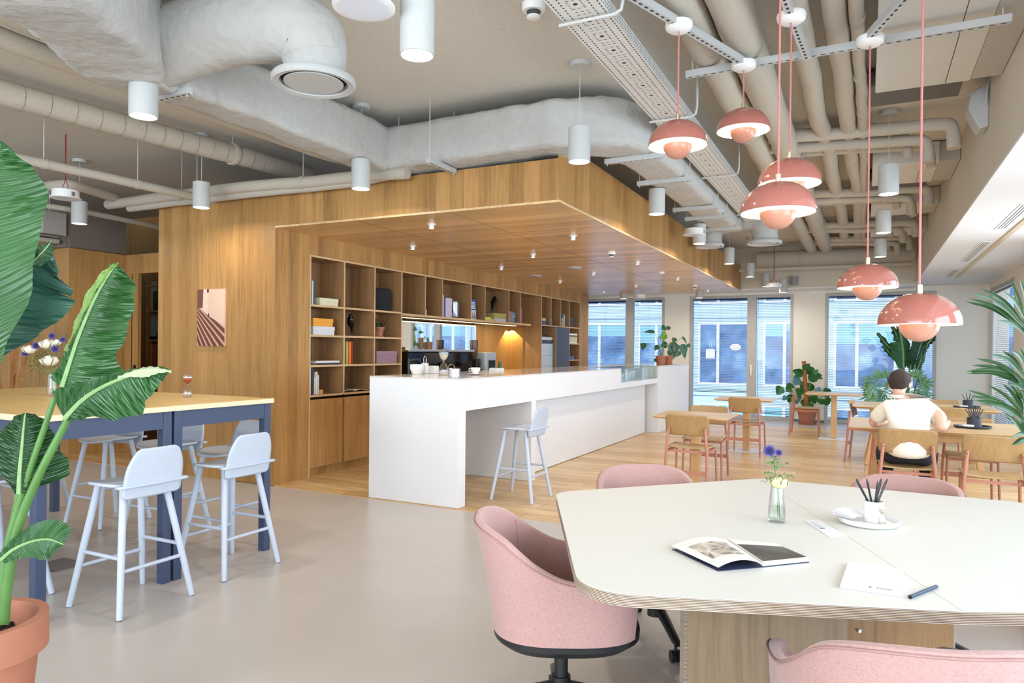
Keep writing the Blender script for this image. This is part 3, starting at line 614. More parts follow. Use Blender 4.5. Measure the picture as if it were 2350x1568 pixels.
p = at(1097, 861, z=CT); cp = thing('coffee_cup', 'white coffee cup on a saucer near the front edge of the bar', 'cup', (p.x-.03, p.y, CT+.007)); WC = plain('white_ceramic', (228, 227, 225), .3, .01)
m = MB(); m.lathe([(0, .002), (.024, .002), (.03, .012), (.046, .04), (.05, .068), (.047, .068), (.042, .04), (.024, .014), (0, .012)], n=28); m.build('cup_body', WC, cp, smooth=True)
m = MB(); m.tube([(-.046, -.01, .058), (-.066, -.014, .055), (-.068, -.014, .035), (-.044, -.01, .026)], .0045, 8); m.build('handle', WC, cp, smooth=True)
sa = thing('saucer', 'white saucer under the coffee cup', 'saucer', (p.x-.03, p.y, CT+.001)); m = MB(); m.lathe([(0, 0), (.04, 0), (.078, .012), (.076, .014), (.04, .005), (0, .005)], n=32); m.build('plate', WC, sa, smooth=True)
fa = thing('faucet', 'black bridge-shaped faucet at the near end of the bar', 'faucet', (-4.1, at(938, 850, x=-4.1).y, CT+.001)); m = MB(); m.tube(spline([(0, 0, 0), (0, 0, .1), (0, .01, .135), (.02, .06, .15), (.03, .14, .15), (.03, .15, .13)], 14), .012, 12); m.build('spout', BLACK, fa, smooth=True)
jg = thing('white_jug', 'sculpted white jug beside the faucet', 'jug', (-4.06, at(957, 850, x=-4.06).y, CT+.001)); m = MB(); m.lathe([(0, 0), (.055, 0), (.075, .04), (.085, .07), (.08, .1), (.07, .1), (0, .03)], n=28, sx=.7, sy=1.2); m.build('body', WC, jg, smooth=True)
for i, (y, r, h, nm, lb, x) in enumerate(((at(975, 850, x=-4.08).y, .028, .11, 'candle_holder', 'white square canister with a wire handle on the bar', -4.08), (at(995, 850, x=-4.08).y, .04, .08, 'canister', 'plain white square canister on the bar', -4.08))):
    e = thing(nm, lb, 'canister', (x, y, CT+.001)); m = MB(); m.box(-r, r, -r, r, 0, h); m.build('body', WC, e, bevel=.004)
    if i == 0: m = MB(); m.tube(spline([(0, -.02, h), (0, -.022, h+.05), (0, 0, h+.075), (0, .022, h+.05), (0, .02, h)], 14), .003, 6); m.build('wire_handle', STEEL, e)
tn = thing('round_tin', 'low round steel tin with a curved spout on the bar', 'tin', (-4.05, at(1041, 850, x=-4.05).y, CT+.001)); m = MB(); m.lathe([(0, 0), (.075, 0), (.075, .042), (.07, .046), (0, .046)], n=32); m.build('drum', STEEL, tn, smooth=True)
m = MB(); m.tube(spline([(0, -.07, .03), (0, -.13, .04), (0, -.07, .09), (0, .0, .08), (0, .02, .048)], 14), .004, 8); m.build('spout', STEEL, tn, smooth=True)
for i, (px, py, lb, nm) in enumerate(((1140, 850, 'white card stack lying on the far part of the bar', 'card_stack'), (1148, 848, 'small green and white bottle on the far part of the bar', 'small_bottle'))):
    p = at(px, py+1, z=CT); e = thing(nm, lb, ('cards', 'bottle')[i], (p.x, p.y, CT+.001)); m = MB()
    if i == 0: m.box(-.05, .05, -.1, .1, 0, .03); m.build('cards', WHITE, e)
    else: m.lathe([(0, 0), (.022, 0), (.022, .07), (.012, .08), (.012, .11), (0, .11)], n=14); m.build('body', plain('green_label', (40, 90, 60), .4), e, smooth=True)
# painting on the oak wall
pt = thing('picture', 'portrait photograph of a striped staircase hung on the oak wall', 'picture', (0, 0, 0)); x0, x1, z0, z1, yb = -6.486, -6.069, 1.42, 2.031, FB-.002
m = MB(); m.box(x0, x1, yb-.02, yb, z0, z1); m.build('canvas', plain('photo_blush', (224, 190, 166), .6, .02, 3), pt)
def pic(pts, mt, lvl, nm): m = MB(); m.poly([(lerp(x0, x1, u), yb-.0205-lvl*.0006, lerp(z0, z1, v)) for u, v in pts]); m.build(nm, mt, pt)
pic([(0, .62), (0, 1), (.22, 1), (.2, .68), (.05, .66)], plain('photo_maroon', (120, 72, 60), .6), 0, 'dark_doorway'); pic([(.2, .66), (.24, 1), (.42, 1), (.4, .54), (.3, .57)], plain('photo_light', (236, 204, 180), .6), 0, 'pale_panel')
pic([(.36, .94), (.36, 1), (.42, 1), (.42, .94)], BLACK, 1, 'hinge'); pic([(.4, .52), (.4, .58), (.44, .57), (.44, .53)], BLACK, 1, 'latch')
s = NT('photo_stripes'); tc = s.n('TexCoord'); sp_ = s.n('SeparateXYZ', i_Vector=tc.outputs['Object'])
f_ = s.math('ARCTAN2', s.math('SUBTRACT', sp_.outputs[2], 2.05), s.math('SUBTRACT', sp_.outputs[0], -6.75))
st = s.math('SINE', s.math('MULTIPLY', f_, 75.0)); PS = s.bsdf(s.ramp(st, [(.2, s2l((108, 62, 52))), (.8, s2l((214, 164, 136)))]), .6)
pic([(0, 0), (0, .62), (.1, .66), (.42, .53), (.95, .36), (1, .33), (1, 0)], PS, .5, 'striped_steps')
# ================================================================ lamps and services under the ceiling
LAMPW = plain('lamp_grey_white', (190, 192, 190), .45, .01); LAMPON = emit('lamp_on', (1, .93, .8), 14)
def cyl_lamp(label, x, y, zb=2.78, r=.08, h=.25, watts=9, group='cylinder pendants', top=CZ):
    e = thing('pendant_lamp', label, 'lamp', (x, y, zb), 0, group); H = top-zb
    m = MB(); m.lathe([(0, H-.035), (r*.93, H-.035), (r*.93, H-.001), (0, H-.001)], n=32); m.build('ceiling_rose', LAMPW, e, smooth=True)
    m = MB(); m.cyl((0, 0, h), (0, 0, H-.035), .003, n=6); m.build('cord', GALV, e)
    m = MB(); m.lathe([(0, h), (r-.004, h), (r, h-.004), (r, 0), (r-.006, 0), (r-.006, .02), (0, .03)], n=36); m.build('lamp_shade', LAMPW, e, smooth=True)
    m = MB(); m.lathe([(0, .012), (r-.012, .012)], n=28); m.build('lamp_disc', LAMPON, e)
    l = bpy.data.lights.new('lamp_light', 'AREA'); l.shape = 'DISK'; l.size = r*1.3; l.energy = watts; l.color = (1, .92, .8); l.spread = math.radians(165)
    o = bpy.data.objects.new('lamp_light', l); C.objects.link(o); o.parent = e; o.location = (0, 0, .002); return e
for lb, px, py in (('grey cylinder pendant lamp in front of the branching ducts at upper left', 329, 268), ('grey cylinder pendant lamp left of the oak wall, under the ribbed pipe', 462, 477), ('grey cylinder pendant lamp furthest left, beside the white ballast', 182, 514),
                   ('grey cylinder pendant lamp in front of the oak fascia, left half', 828, 434), ('grey cylinder pendant lamp cut off by the top edge of the photo', 957, 128), ('grey cylinder pendant lamp in front of the canopy corner', 1329, 372),
                   ('grey cylinder pendant lamp second along the canopy side', 1507, 492), ('grey cylinder pendant lamp third along the canopy side, behind the white ballast', 1605, 560), ('grey cylinder pendant lamp fourth along the canopy side', 1673, 606),
                   ('grey cylinder pendant lamp fifth along the canopy side', 1721, 636), ('grey cylinder pendant lamp nearest in the row under the fan coils', 2039, 446), ('grey cylinder pendant lamp second in the row under the fan coils', 2027, 535), ('grey cylinder pendant lamp third in the row under the fan coils', 2020, 590)):
    p = at(px, py, z=2.78); cyl_lamp(lb, p.x, p.y)
for lb, px, py in (('small distant cylinder lamp before the far beam, left of two', 1757, 656), ('small distant cylinder lamp before the far beam, right of two', 1797, 669), ('cylinder lamp seen below the canopy in front of the first window', 1431, 684), ('cylinder lamp seen below the canopy in front of the second window', 1605, 682)):
    p = at(px, py+2, y=14.5); cyl_lamp(lb, p.x, p.y, p.z, .075, .25, 6)
p = at(1822, 655, y=14.7); e = thing('wall_speaker', 'small grey cylinder speaker on the far beam', 'speaker', (p.x, 14.819, p.z)); m = MB(); m.cyl((0, -.1, 0), (0, -.1, .17), .07, n=20); m.box(-.02, .02, -.04, 0, .06, .1); m.build('body', plain('mid_grey', (150, 150, 152), .6), e, smooth=True)
p = at(345, 531, z=3.5); cyl_lamp('cylinder pendant lamp in the room behind the left doorway', p.x, p.y, 2.78, watts=22)
# pink dome pendants
PINKO = plain('pink_enamel', (172, 106, 94), .13, .01, 8, Coat_Weight=.4); PINKI = plain('white_enamel_inside', (255, 240, 220), .4, .01)
def dome_lamp(label, x, y, zr, D=.32, ztop=3.165, watts=7):
    e = thing('pendant_lamp', label, 'lamp', (x, y, zr), 0, 'pink dome pendants'); R_ = D/2; h = D*.42; H = ztop-zr
    dome = [(R_*math.sin(PI/2*(1-i/14))**.92 if i < 14 else .0, h*math.sin(PI/2*i/14)**1.0) for i in range(15)]
    m = MB(); m.lathe([(r, z) for r, z in dome], n=56); m.build('lamp_shade', PINKO, e, smooth=True)
    m = MB(); m.lathe([(max(0, r-.003), z-.0025) for r, z in dome], n=56); m.build('shade_lining', PINKI, e, smooth=True)
    rs = D*.243; m = MB(); m.lathe([(rs*math.cos(a), rs*.95*math.sin(a)-.0) for a in [math.radians(90*(i/10)-90) for i in range(11)][::-1]], n=40)
    bowl = m.build('lower_bowl', plain('pink_bowl', (196, 136, 114), .2, .01, 8), e, smooth=True)
    m = MB(); m.lathe([(rs*.96*math.cos(a), rs*.9*math.sin(a)) for a in [math.radians(90*(i/8)-90) for i in range(9)][::-1]], n=32); m.build('bowl_lining', emit('bowl_glow', (1, .82, .55), 3.0), e, smooth=True)
    m = MB(); m.cyl((0, 0, h-.004), (0, 0, h+.035), .012, n=14); m.build('brass_neck', NT('brushed_brass').bsdf((.75, .62, .42), .3, Metallic=1.0), e, smooth=True)
    m = MB(); m.cyl((0, 0, h+.035), (0, 0, H), .0048, n=8); m.build('cord', plain('pink_cord', (196, 124, 116), .7), e)
    m = MB(); m.lathe([(0, H), (.05, H+.0), (.07, H+.014), (.075, H+.035), (.072, H+.048), (0, H+.048)], n=36); m.build('ceiling_rose', WHITE, e, smooth=True)
    l = bpy.data.lights.new('lamp_light', 'POINT'); l.energy = watts; l.color = (1, .80, .52); l.shadow_soft_size = .03
    o = bpy.data.objects.new('lamp_light', l); C.objects.link(o); o.parent = e; o.location = (0, 0, .045); return e
for lb, cx_, cy_, px, py in (('pink dome pendant in front of the cable tray, leftmost of the cluster', 1558, 62, 1556, 334), ('pink dome pendant highest and second from left in the cluster', 1707, 152, 1707, 300), ('pink dome pendant partly hidden behind the nearer one in the cluster', 1816, 42, 1820, 422), ('orange-tinted pink dome pendant hanging above the far window, right part of the cluster', 1997, 95, 1995, 660)):
    c = at(cx_, cy_, z=3.19); q = at(px, py, y=c.y); lb = lb.replace(' hanging above the far window, right part of the cluster', ' hanging low in front of the third window'); dome_lamp(lb, c.x, c.y, q.z)
q = at(1785, 488, d=.32*1620/166); dome_lamp('pink dome pendant in the middle, overlapping the one behind it', q.x, q.y, q.z)
q = at(2109, 745, d=.32*1620/172); dome_lamp('pink dome pendant lowest and nearest, above the seated man', q.x, q.y, q.z)
# strut channels
s = NT('slotted_steel'); tc = s.n('TexCoord'); uv = s.n('SeparateXYZ', i_Vector=tc.outputs['UV'])
fu = s.math('FRACT', s.math('MULTIPLY', uv.outputs[0], 20.0)); a1 = s.math('LESS_THAN', s.math('ABSOLUTE', s.math('SUBTRACT', fu, .5)), .26); a2 = s.math('LESS_THAN', s.math('ABSOLUTE', s.math('SUBTRACT', uv.outputs[1], .5)), .16)
SLOT = s.bsdf(s.mix(s.math('MULTIPLY', a1, a2), s2l((190, 192, 192)), s2l((36, 36, 38))), .5)
def uvstrip(o, length, faces=None):      # metric UV along the bar for the slot pattern
    me = o.data; me.uv_layers.new(name='UVMap')
def strut(mb_name, p0, p1, parent=None, w_=.041, h=.041, label=None):
    p0, p1 = Vector(p0), Vector(p1); m = MB(); m.bar(p0, p1, w_, h); L_ = (p1-p0).length; uvl = m.b.loops.layers.uv.new('UVMap'); d = (p1-p0).normalized(); sd = d.cross(Vector((0, 0, 1))).normalized()
    for f in m.b.faces:
        hz = abs(f.normal.z if f.normal.length else 0)
        f.normal_update(); hz = f.normal.z
        for lp in f.loops:
            q = lp.vert.co-p0; lp[uvl].uv = (q.dot(d), q.dot(sd)/w_+.5 if abs(hz) > .5 else 5)
    o = m.build(mb_name, SLOT, parent); return o
fr = thing('strut_frame', 'slotted steel channel frame carrying the pink pendants', 'channel frame', (0, 0, 0))
zf = 3.235
a, b = at(1575, 172, z=zf), at(2322, 42, z=zf); strut('channel', a, b, fr)
for u, v in (((1450, -12), (1722, 152)), ((1798, -14), (1852, 130)), ((2092, -25), (1990, 88))): strut('channel', at(*u, z=zf-.03), at(*v, z=zf-.03), fr)
for q in (a, b): 
    d = .04 if q is a else -.04; m = MB(); m.cyl((q.x+d, q.y, q.z+.02), (q.x+d, q.y, CZ), .005, n=8); m.build('threaded_rod', GALV, fr)
# perforated cable tray
s = NT('perforated_tray'); tc = s.n('TexCoord'); uv = s.n('SeparateXYZ', i_Vector=tc.outputs['Object']); u, v = uv.outputs[1], s.math('ADD', uv.outputs[0], 1.45)
def dash(a_, per, half, off=0): return s.math('LESS_THAN', s.math('ABSOLUTE', s.math('SUBTRACT', s.math('FRACT', s.math('ADD', s.math('MULTIPLY', a_, 1/per), off)), .5)), half)
def near(a_, c_, h_): return s.math('LESS_THAN', s.math('ABSOLUTE', s.math('SUBTRACT', a_, c_)), h_)
AND = lambda a_, b_: s.math('MULTIPLY', a_, b_); OR = lambda a_, b_: s.math('MAXIMUM', a_, b_)
lines = OR(OR(near(v, .018, .004), near(v, .242, .004)), OR(near(v, .06, .0035), near(v, .2, .0035)))
pat = AND(lines, dash(u, .03, .27))
mod = s.math('FRACT', s.math('MULTIPLY', u, 1/.2)); um = s.math('MULTIPLY', s.math('SUBTRACT', mod, .5), .2)
hole = s.math('LESS_THAN', s.math('ADD', s.math('POWER', um, 2.0), s.math('POWER', s.math('SUBTRACT', v, .13), 2.0)), .00016)
sq = AND(OR(near(s.math('ABSOLUTE', um), .045, .003), near(s.math('ABSOLUTE', um), .085, .003)), AND(near(v, .13, .045), dash(v, .03, .25)))
sq2 = AND(OR(near(v, .095, .003), near(v, .165, .003)), AND(near(um, 0.0, .05), dash(u, .02, .25)))
pat = OR(OR(pat, hole), OR(sq, sq2))
TRAY = s.bsdf(s.mix(pat, s2l((214, 212, 206)), s2l((40, 40, 40))), .5)
s = NT('perforated_side'); tc = s.n('TexCoord'); uv = s.n('SeparateXYZ', i_Vector=tc.outputs['Object']); u = uv.outputs[1]; v = uv.outputs[2]
TRAYS = s.bsdf(s.mix(AND(dash(u, .028, .2), dash(v, .02, .22)), s2l((200, 200, 196)), s2l((50, 50, 50))), .5)
tr = thing('cable_tray', 'long perforated cable tray running under the ceiling', 'cable tray', (0, 0, 0))
m = MB(); m.box(-1.45, -1.19, 1.6, 9.8, 3.15, 3.152); m.build('tray_bottom', TRAY, tr)
for x in (-1.452, -1.19): m = MB(); m.box(x, x+.002, 1.6, 9.8, 3.15, 3.21); m.build('tray_side', TRAYS, tr)
for y in (3.45, 5.2, 7.1, 9.2):
    m = MB(); m.tube([(-1.47, y, 3.135), (-1.16, y, 3.135), (-1.13, y, 3.15), (-1.12, y, 3.2), (-1.12, y, CZ)], .009, 8); m.build('hanger', GALV, tr, smooth=True)
# insulated ducts
def sweep(path, w_, h, name, label=None, parent=None, amp=.014, n=44, rc=.09, mat=None, seed=0):
    """rounded rectangular duct along a path; w_, h may be lists along it"""
    pts = spline(path, n); m = MB(); K = 36
    base = rrect(1, 1, .17, 8)
    def f(u, v):
        i = min(int(round(u*n)), n); p = pts[i]; d = (pts[min(i+1, n)]-pts[max(i-1, 0)]).normalized(); sd = d.cross(Vector((0, 0, 1))).normalized(); up = sd.cross(d)
        ww = pw(w_, u) if isinstance(w_, list) else w_; hh = pw(h, u) if isinstance(h, list) else h
        x, y = base[int(round(v*len(base))) % len(base)]; q = p+sd*x*ww+up*y*hh
        nz = noise.noise(q*3.5+Vector((seed, 0, 0)))*1.2+noise.noise(q*11)*.5+abs(noise.noise(q*23))*.35; r = (sd*x+up*y).normalized(); nz += noise.noise(Vector((q.x*9, q.y*30, q.z*14)))*.45; return q+r*nz*amp
    m.grid(f, n, len(base)); bmesh.ops.remove_doubles(m.b, verts=m.b.verts[:], dist=1e-5)
    o = m.build(name, mat or DUCTM, parent, smooth=True); return o
def rtube(path, r, name, parent=None, amp=.01, n=40, k=32, mat=None):
    pts = spline(path, n); m = MB(); m.tube(pts, r if not isinstance(r, list) else [pw(r, i/n) for i in range(n+1)], k)
    for v in m.b.verts: nz = noise.noise(v.co*4)+abs(noise.noise(v.co*14))*.5; v.co += v.co.normalized()*0+Vector((noise.noise(v.co*6), noise.noise(v.co*6+Vector((9, 0, 0))), noise.noise(v.co*6+Vector((0, 9, 0)))))*amp
    return m.build(name, mat or DUCTM, parent, smooth=True)
def diffuser(parent, x, y, z, r=.23):
    m = MB(); m.lathe([(r*.78, .03), (r*.97, .03), (r, .02), (r, -.002), (r*.96, -.012), (r*.82, -.006), (r*.8, .01), (r*.80, .03)], (x, y, z), 44); rg = m.build('diffuser_ring', LAMPW, parent, smooth=True)
    m = MB(); m.lathe([(0, -.004), (r*.7, -.004), (r*.71, .002), (0, .004)], (x, y, z), 40); m.build('diffuser_plate', LAMPW, parent, smooth=True)
    m = MB(); m.lathe([(0, .02), (r*.79, .02)], (x, y, z), 32); m.build('duct_mouth', DARK, parent)
dA = thing('air_duct', 'wrapped duct branching overhead at upper left with a round down-facing outlet', 'duct', (0, 0, 0)); dA['label'] = 'wrapped duct branching at upper left with one round outlet'
sweep([(-3.2, 1.5, 3.18), (-3.5, 2.15, 3.18), (-3.95, 2.75, 3.2), (-3.99, 3.3, 3.22)], [(0, .52), (.5, .5), (.8, .42), (1, .30)], [(0, .5), (.6, .46), (1, .38)], 'trunk', parent=dA, amp=.03)
sweep([(-3.99, 3.2, 3.225), (-3.98, 4.2, 3.225), (-3.98, 5.1, 3.215), (-3.98, 5.5, 3.21)], .31, .39, 'rectangular_run', parent=dA, amp=.013)
rtube([(-3.95, 2.84, 3.2), (-3.4, 2.9, 3.25), (-3.05, 2.98, 3.25), (-2.86, 3.06, 3.2), (-2.84, 3.1, 3.08), (-2.84, 3.1, 2.96)], [(0, .22), (.3, .2), (.7, .19), (1, .165)], 'round_branch', parent=dA, n=48)
diffuser(dA, -2.84, 3.1, 2.93, .235)
dB = thing('air_duct', 'wrapped duct crossing above the oak canopy and turning along its side', 'duct', (0, 0, 0))
sweep([(-3.83, 5.32, 3.21), (-3.2, 5.31, 3.21), (-2.5, 5.30, 3.215), (-2.15, 5.34, 3.22), (-1.85, 5.55, 3.23), (-1.74, 6.1, 3.235), (-1.72, 7.5, 3.235), (-1.72, 9.2, 3.235), (-1.72, 9.9, 3.235)], [(0, .42), (.3, .42), (1, .38)], .385, 'rectangular_run', parent=dB, amp=.016, n=110)
rtube([(-1.98, 10.1, 2.9), (-1.98, 10.1, 3.05), (-1.9, 10.1, 3.2), (-1.6, 10.1, 3.24), (-1.35, 10.1, 3.2), (-1.25, 10.1, 3.05), (-1.25, 10.1, 2.9)], .17, 'outlet_branch', parent=dB, n=44)
diffuser(dB, -1.98, 10.1, 2.89, .2); diffuser(dB, -1.25, 10.1, 2.89, .23)
m = MB(); m.cyl((-1.6, 9.94, 3.2), (-1.6, 9.91, 3.2), .06, n=20); m.build('damper_plate', GALV, dB, smooth=True)
def hanger(label, p0, p1, parent=None, cat='hanger', rods=True):
    p0, p1 = Vector(p0), Vector(p1); e = thing('duct_hanger', label, cat, (0, 0, 0)); strut('channel', p0, p1, e)
    d = (p1-p0).normalized()*.02
    for q in (p0+d, p1-d): m = MB(); m.cyl((q.x, q.y, q.z-.035), (q.x, q.y, CZ), .0045, n=7); m.build('threaded_rod', GALV, e)
hanger('slotted bracket under the branching duct, behind the nearest left lamp', (-4.2, 2.98, 2.985), (-3.72, 2.98, 2.985)); hanger('slotted bracket at the duct corner over the oak fascia', (-4.18, 5.22, 3.005), (-3.76, 5.22, 3.005))
hanger('slotted bracket pointing at the viewer under the crossing duct', (-3.25, 4.9, 2.975), (-3.25, 5.32, 2.975)); hanger('slotted bracket at the turn of the crossing duct', (-2.0, 5.72, 3.02), (-1.5, 5.72, 3.02))
for y, lb in ((6.6, 'slotted bracket under the canopy-side duct, nearest'), (8.0, 'slotted bracket under the canopy-side duct, second'), (8.6, 'slotted bracket under the canopy-side duct, third'), (9.5, 'slotted bracket under the canopy-side duct, furthest')): hanger(lb, (-1.98, y, 3.02), (-1.46, y, 3.02))
# pipes
def pipe(label, path, r, clips=(), name='pipe', seams=0, n=40, amp=.003, cat='pipe'):
    e = thing(name, label, cat, (0, 0, 0)); pts = spline(path, n); m = MB(); m.tube(pts, r, 20)
    for v in m.b.verts: v.co += Vector((noise.noise(v.co*3), noise.noise(v.co*3+Vector((5, 0, 0))), noise.noise(v.co*3+Vector((0, 5, 0)))))*amp*2
    m.build('pipe_body', PIPE, e, smooth=True)
    for c in clips:
        i = int(c*n); p, q = pts[i], pts[min(i+1, n)]; d = (q-p).normalized(); m = MB(); m.cyl(p-d*.018, p+d*.018, r*1.12, n=20); m.build('coupling', PIPE, e, smooth=True)
        m = MB(); m.cyl(p+Vector((0, 0, r)), (p.x, p.y, CZ), .004, n=6); m.build('hanger_rod', GALV, e)
    if seams:
        for i in range(seams):
            m = MB(); t = (i+.5)/seams*n; k = int(t); p = pts[k].lerp(pts[min(k+1, n)], t-k); d = (pts[min(k+1, n)]-pts[k]).normalized(); m.tube([p-d*.0015, p+d*.0015], r+.0035, 20, cap=False)
            m.build('wrap_seam', plain('seam_grey', (120, 112, 100), .8), e)
    return e
def pz(pts, z): return [at(a_, b_, z=z) for a_, b_ in pts]
pipe('ribbed insulated pipe running above the leftmost lamps', [(-5.95, 1.9, 3.33), (-5.9, 3.0, 3.33), (-5.75, 4.2, 3.33), (-5.62, 5.2, 3.33), (-5.58, 6.0, 3.33)], .098, (.72,), seams=26)
pipe('plain pipe crossing behind the branching duct, lower of two', pz([(-40, 70), (250, 180), (400, 230), (800, 370)], 3.2), .062, (.6,)); pipe('plain pipe crossing behind the branching duct, upper of two', pz([(-60, 0), (100, 70), (250, 132), (330, 165)], 3.3), .06)
e_ = [at(a_, b_, y=5.2) for a_, b_ in ((248, 470), (380, 452), (540, 432), (740, 415), (830, 405), (935, 396))]; pipe('insulated pipe lying across the front of the oak box', e_, .055, (.25, .55)); 
pipe('thinner insulated pipe under the other one across the oak box', [at(a_, b_, y=5.24) for a_, b_ in ((296, 479), (420, 463), (560, 447), (700, 432), (800, 422), (900, 402))], .04)
pipe('grey conduit hung on rods at the left', pz([(28, 360), (250, 408), (420, 446), (532, 470)], 2.98), .042, (.1, .45, .75), cat='conduit'); pipe('thin conduit crossing low at the far left', pz([(40, 462), (200, 488), (362, 521)], 2.95), .03)
pipe('bent pipe at the far left behind the hanging ballast', pz([(40, 445), (90, 432), (140, 424), (180, 428), (280, 460)], 3.1), .05)
pz_ = 3.385
PR = [('large insulated pipe, first of five running away on the right', (-.93, .105), [(2.6, 0), (5.5, 0), (8, .0), (11, 0), (14.4, 0)], (.35, .8)), ('large insulated pipe, second of five running away on the right', (-.70, .115), [(2.6, 0), (5.5, 0), (8, 0), (11, .01), (14.4, .02)], (.45, .8)),
      ('slender pipe with a bend, third of five on the right', (-.39, .072), [(2.6, 0), (5.5, .01), (6.5, .0), (7.3, .04), (9, .03), (11, .06), (14, .03)], ()), ('slender insulated pipe, fourth of five on the right', (-.17, .068), [(2.6, -.03), (5.5, 0), (8, .02), (10, .06), (14, .02)], (.5,)),
      ('thin conduit, fifth of five on the right, strapped to its neighbour', (-.065, .04), [(2.6, 0), (5, 0), (6.4, .02), (9, .02), (14, 0)], (.2, .35, .5, .62, .75))]
for lb, (x, r), ys_, cl in PR: pipe(lb, [(x+dx, y, pz_-(.02 if r > .1 else -.02)-(.03 if r < .05 else 0)) for y, dx in ys_], r, cl, n=60, amp=.006)
for lb, x, y in (('bulbous end of an insulated pipe, first from the left at the top edge', -.93, 3.15), ('bulbous end of an insulated pipe, second from the left at the top edge', -.62, 3.25)):
    e = thing('pipe_bend', lb, 'pipe', (x, y, 3.3)); m = MB(); m.ell((0, 0, 0), .15, .2, .16, 24, 14); m.build('wrapped_bend', PIPE, e, smooth=True)
pipe('thick header pipe crossing in front of the far beam', [(-1.9, 14.35, 3.2), (-1.0, 14.35, 3.2), (.3, 14.35, 3.2), (.75, 14.35, 3.2)], .14, (.3, .55)); pipe('thin pipe under the header pipe at the far beam', [(-2.2, 14.1, 2.98), (-1, 14.1, 2.98), (.7, 14.1, 2.98)], .035)
k = 0
for y0 in (6.9, 9.5, 11.9, 13.4):
    for j, (dz, dy, xe, r) in enumerate(((0, 0, .62, .055), (-.05, .22, .45, .05), (.06, .4, .3, .045), (.0, .62, .5, .04))):
        if y0 > 12 and j > 2: continue
        k += 1; pipe('branch pipe %s crossing toward the right beam, %s' % (('highest', 'second', 'third', 'thinnest')[j], {6.9: 'nearest group', 9.5: 'second group', 11.9: 'third group', 13.4: 'furthest group'}[y0]), [(-1.0, y0+dy, 3.40+dz*.6), (0, y0+dy, 3.36+dz), (xe-.1, y0+dy, 3.34+dz), (xe, y0+dy+.02, 3.3+dz), (xe+.02, y0+dy+.02, 3.14+dz)], r, n=30, amp=.008)
# fan coil units
FCP = plain('fan_coil_panel', (214, 212, 206), .6, .02)
for i, (y0, y1, lb) in enumerate(((3.7, 5.75, 'large flat grey ceiling fan coil unit at the top right corner'), (8.0, 8.95, 'flat fan coil unit, second from the viewer on the right'), (10.15, 10.95, 'flat fan coil unit, third from the viewer on the right'), (12.2, 12.9, 'flat fan coil unit, furthest on the right'))):
    e = thing('fan_coil_unit', lb, 'air conditioner', (0, 0, 0)); m = MB(); m.box(.04, .62, y0, y1, 3.30, 3.49); m.build('casing', FCP, e, bevel=.004)
    m = MB(); m.box(.621, .795, y0+.03, y1-.03, 3.30, 3.49); m.build('outlet_box', plain('fan_coil_side', (188, 182, 172), .6, .03), e)
    m = MB(); m.box(.47, .474, y0+.02, y1-.02, 3.2992, 3.3); m.build('panel_joint', DARK, e)
    m = MB(); m.box(.0, .6, y1+.02, y1+.5, 3.36, 3.47); m.build('valve_tray', plain('tray_grey', (98, 96, 92), .6), e)
# alarm on the right beam
p = at(2265, 250, x=.799); e = thing('alarm_siren', 'boxy white emergency light on the right-hand beam with a cable', 'emergency light', (.799, p.y, p.z))
m = MB(); v = [(0, -.16), (-.06, -.17), (-.13, -.02), (-.12, .1), (-.05, .15), (0, .15)]
a_ = [m.b.verts.new((x, -.11, z)) for x, z in v]; b_ = [m.b.verts.new((x, .11, z)) for x, z in v]; m.face(a_[::-1]); m.face(b_)
for i in range(6): m.face([a_[i], a_[(i+1) % 6], b_[(i+1) % 6], b_[i]])
m.build('housing', LAMPW, e, smooth=True, bevel=.01); m = MB(); m.tube(spline([(-.02, -.12, 0), (-.02, -.14, .1), (0, -.13, .2), (.0, -.1, .25)], 12), .01, 8); m.build('cable', LAMPW, e, smooth=True)
# ballasts hanging on red cables
RED = plain('red_cable', (150, 34, 40), .6)
for px, py, wd, lb in ((150, 456, 64, 'white round emergency downlight hanging on red wires at the left'), (1593, 540, 50, 'white round emergency downlight on red wires before the canopy side'), (1776, 660, 26, 'small white emergency downlight on red wires near the far beam'), (1468, 685, 22, 'small silver emergency downlight hanging below the canopy edge'), (835, 18, 142, 'white round emergency downlight at the top edge of the photo')):
    p = at(px, py, d=min(.276*1620/wd, 13.2 if px > 1700 else 14.3)); e = thing('emergency_downlight', lb, 'lamp', p, 0, 'hanging emergency downlights')
    m = MB(); m.lathe([(0, -.004), (.115, -.004), (.138, 0), (.138, .008), (.12, .012), (.118, .08), (.11, .085), (0, .085)], n=36); m.build('housing', WHITE, e, smooth=True)
    m = MB(); m.lathe([(0, -.0055), (.11, -.0055)], n=30); m.build('diffuser', plain('diffuser_white', (226, 228, 236), .5, .01), e)
    for dx in (-.124, .124): m = MB(); m.box(dx-.007, dx+.007, -.014, .014, .014, .055); m.build('spring_clip', STEEL, e)
    H = (CZ if px != 1468 else CZ)-p.z
    m = MB()
    for dx in (-.006, .006): m.tube(spline([(dx*5, 0, .084), (dx*7, 0, .13), (dx, 0, .19), (dx, 0, lerp(.19, H, .6)), (dx, 0, H)], 16), .0035, 6)
    m.build('cable', RED if px != 1468 else GALV, e)
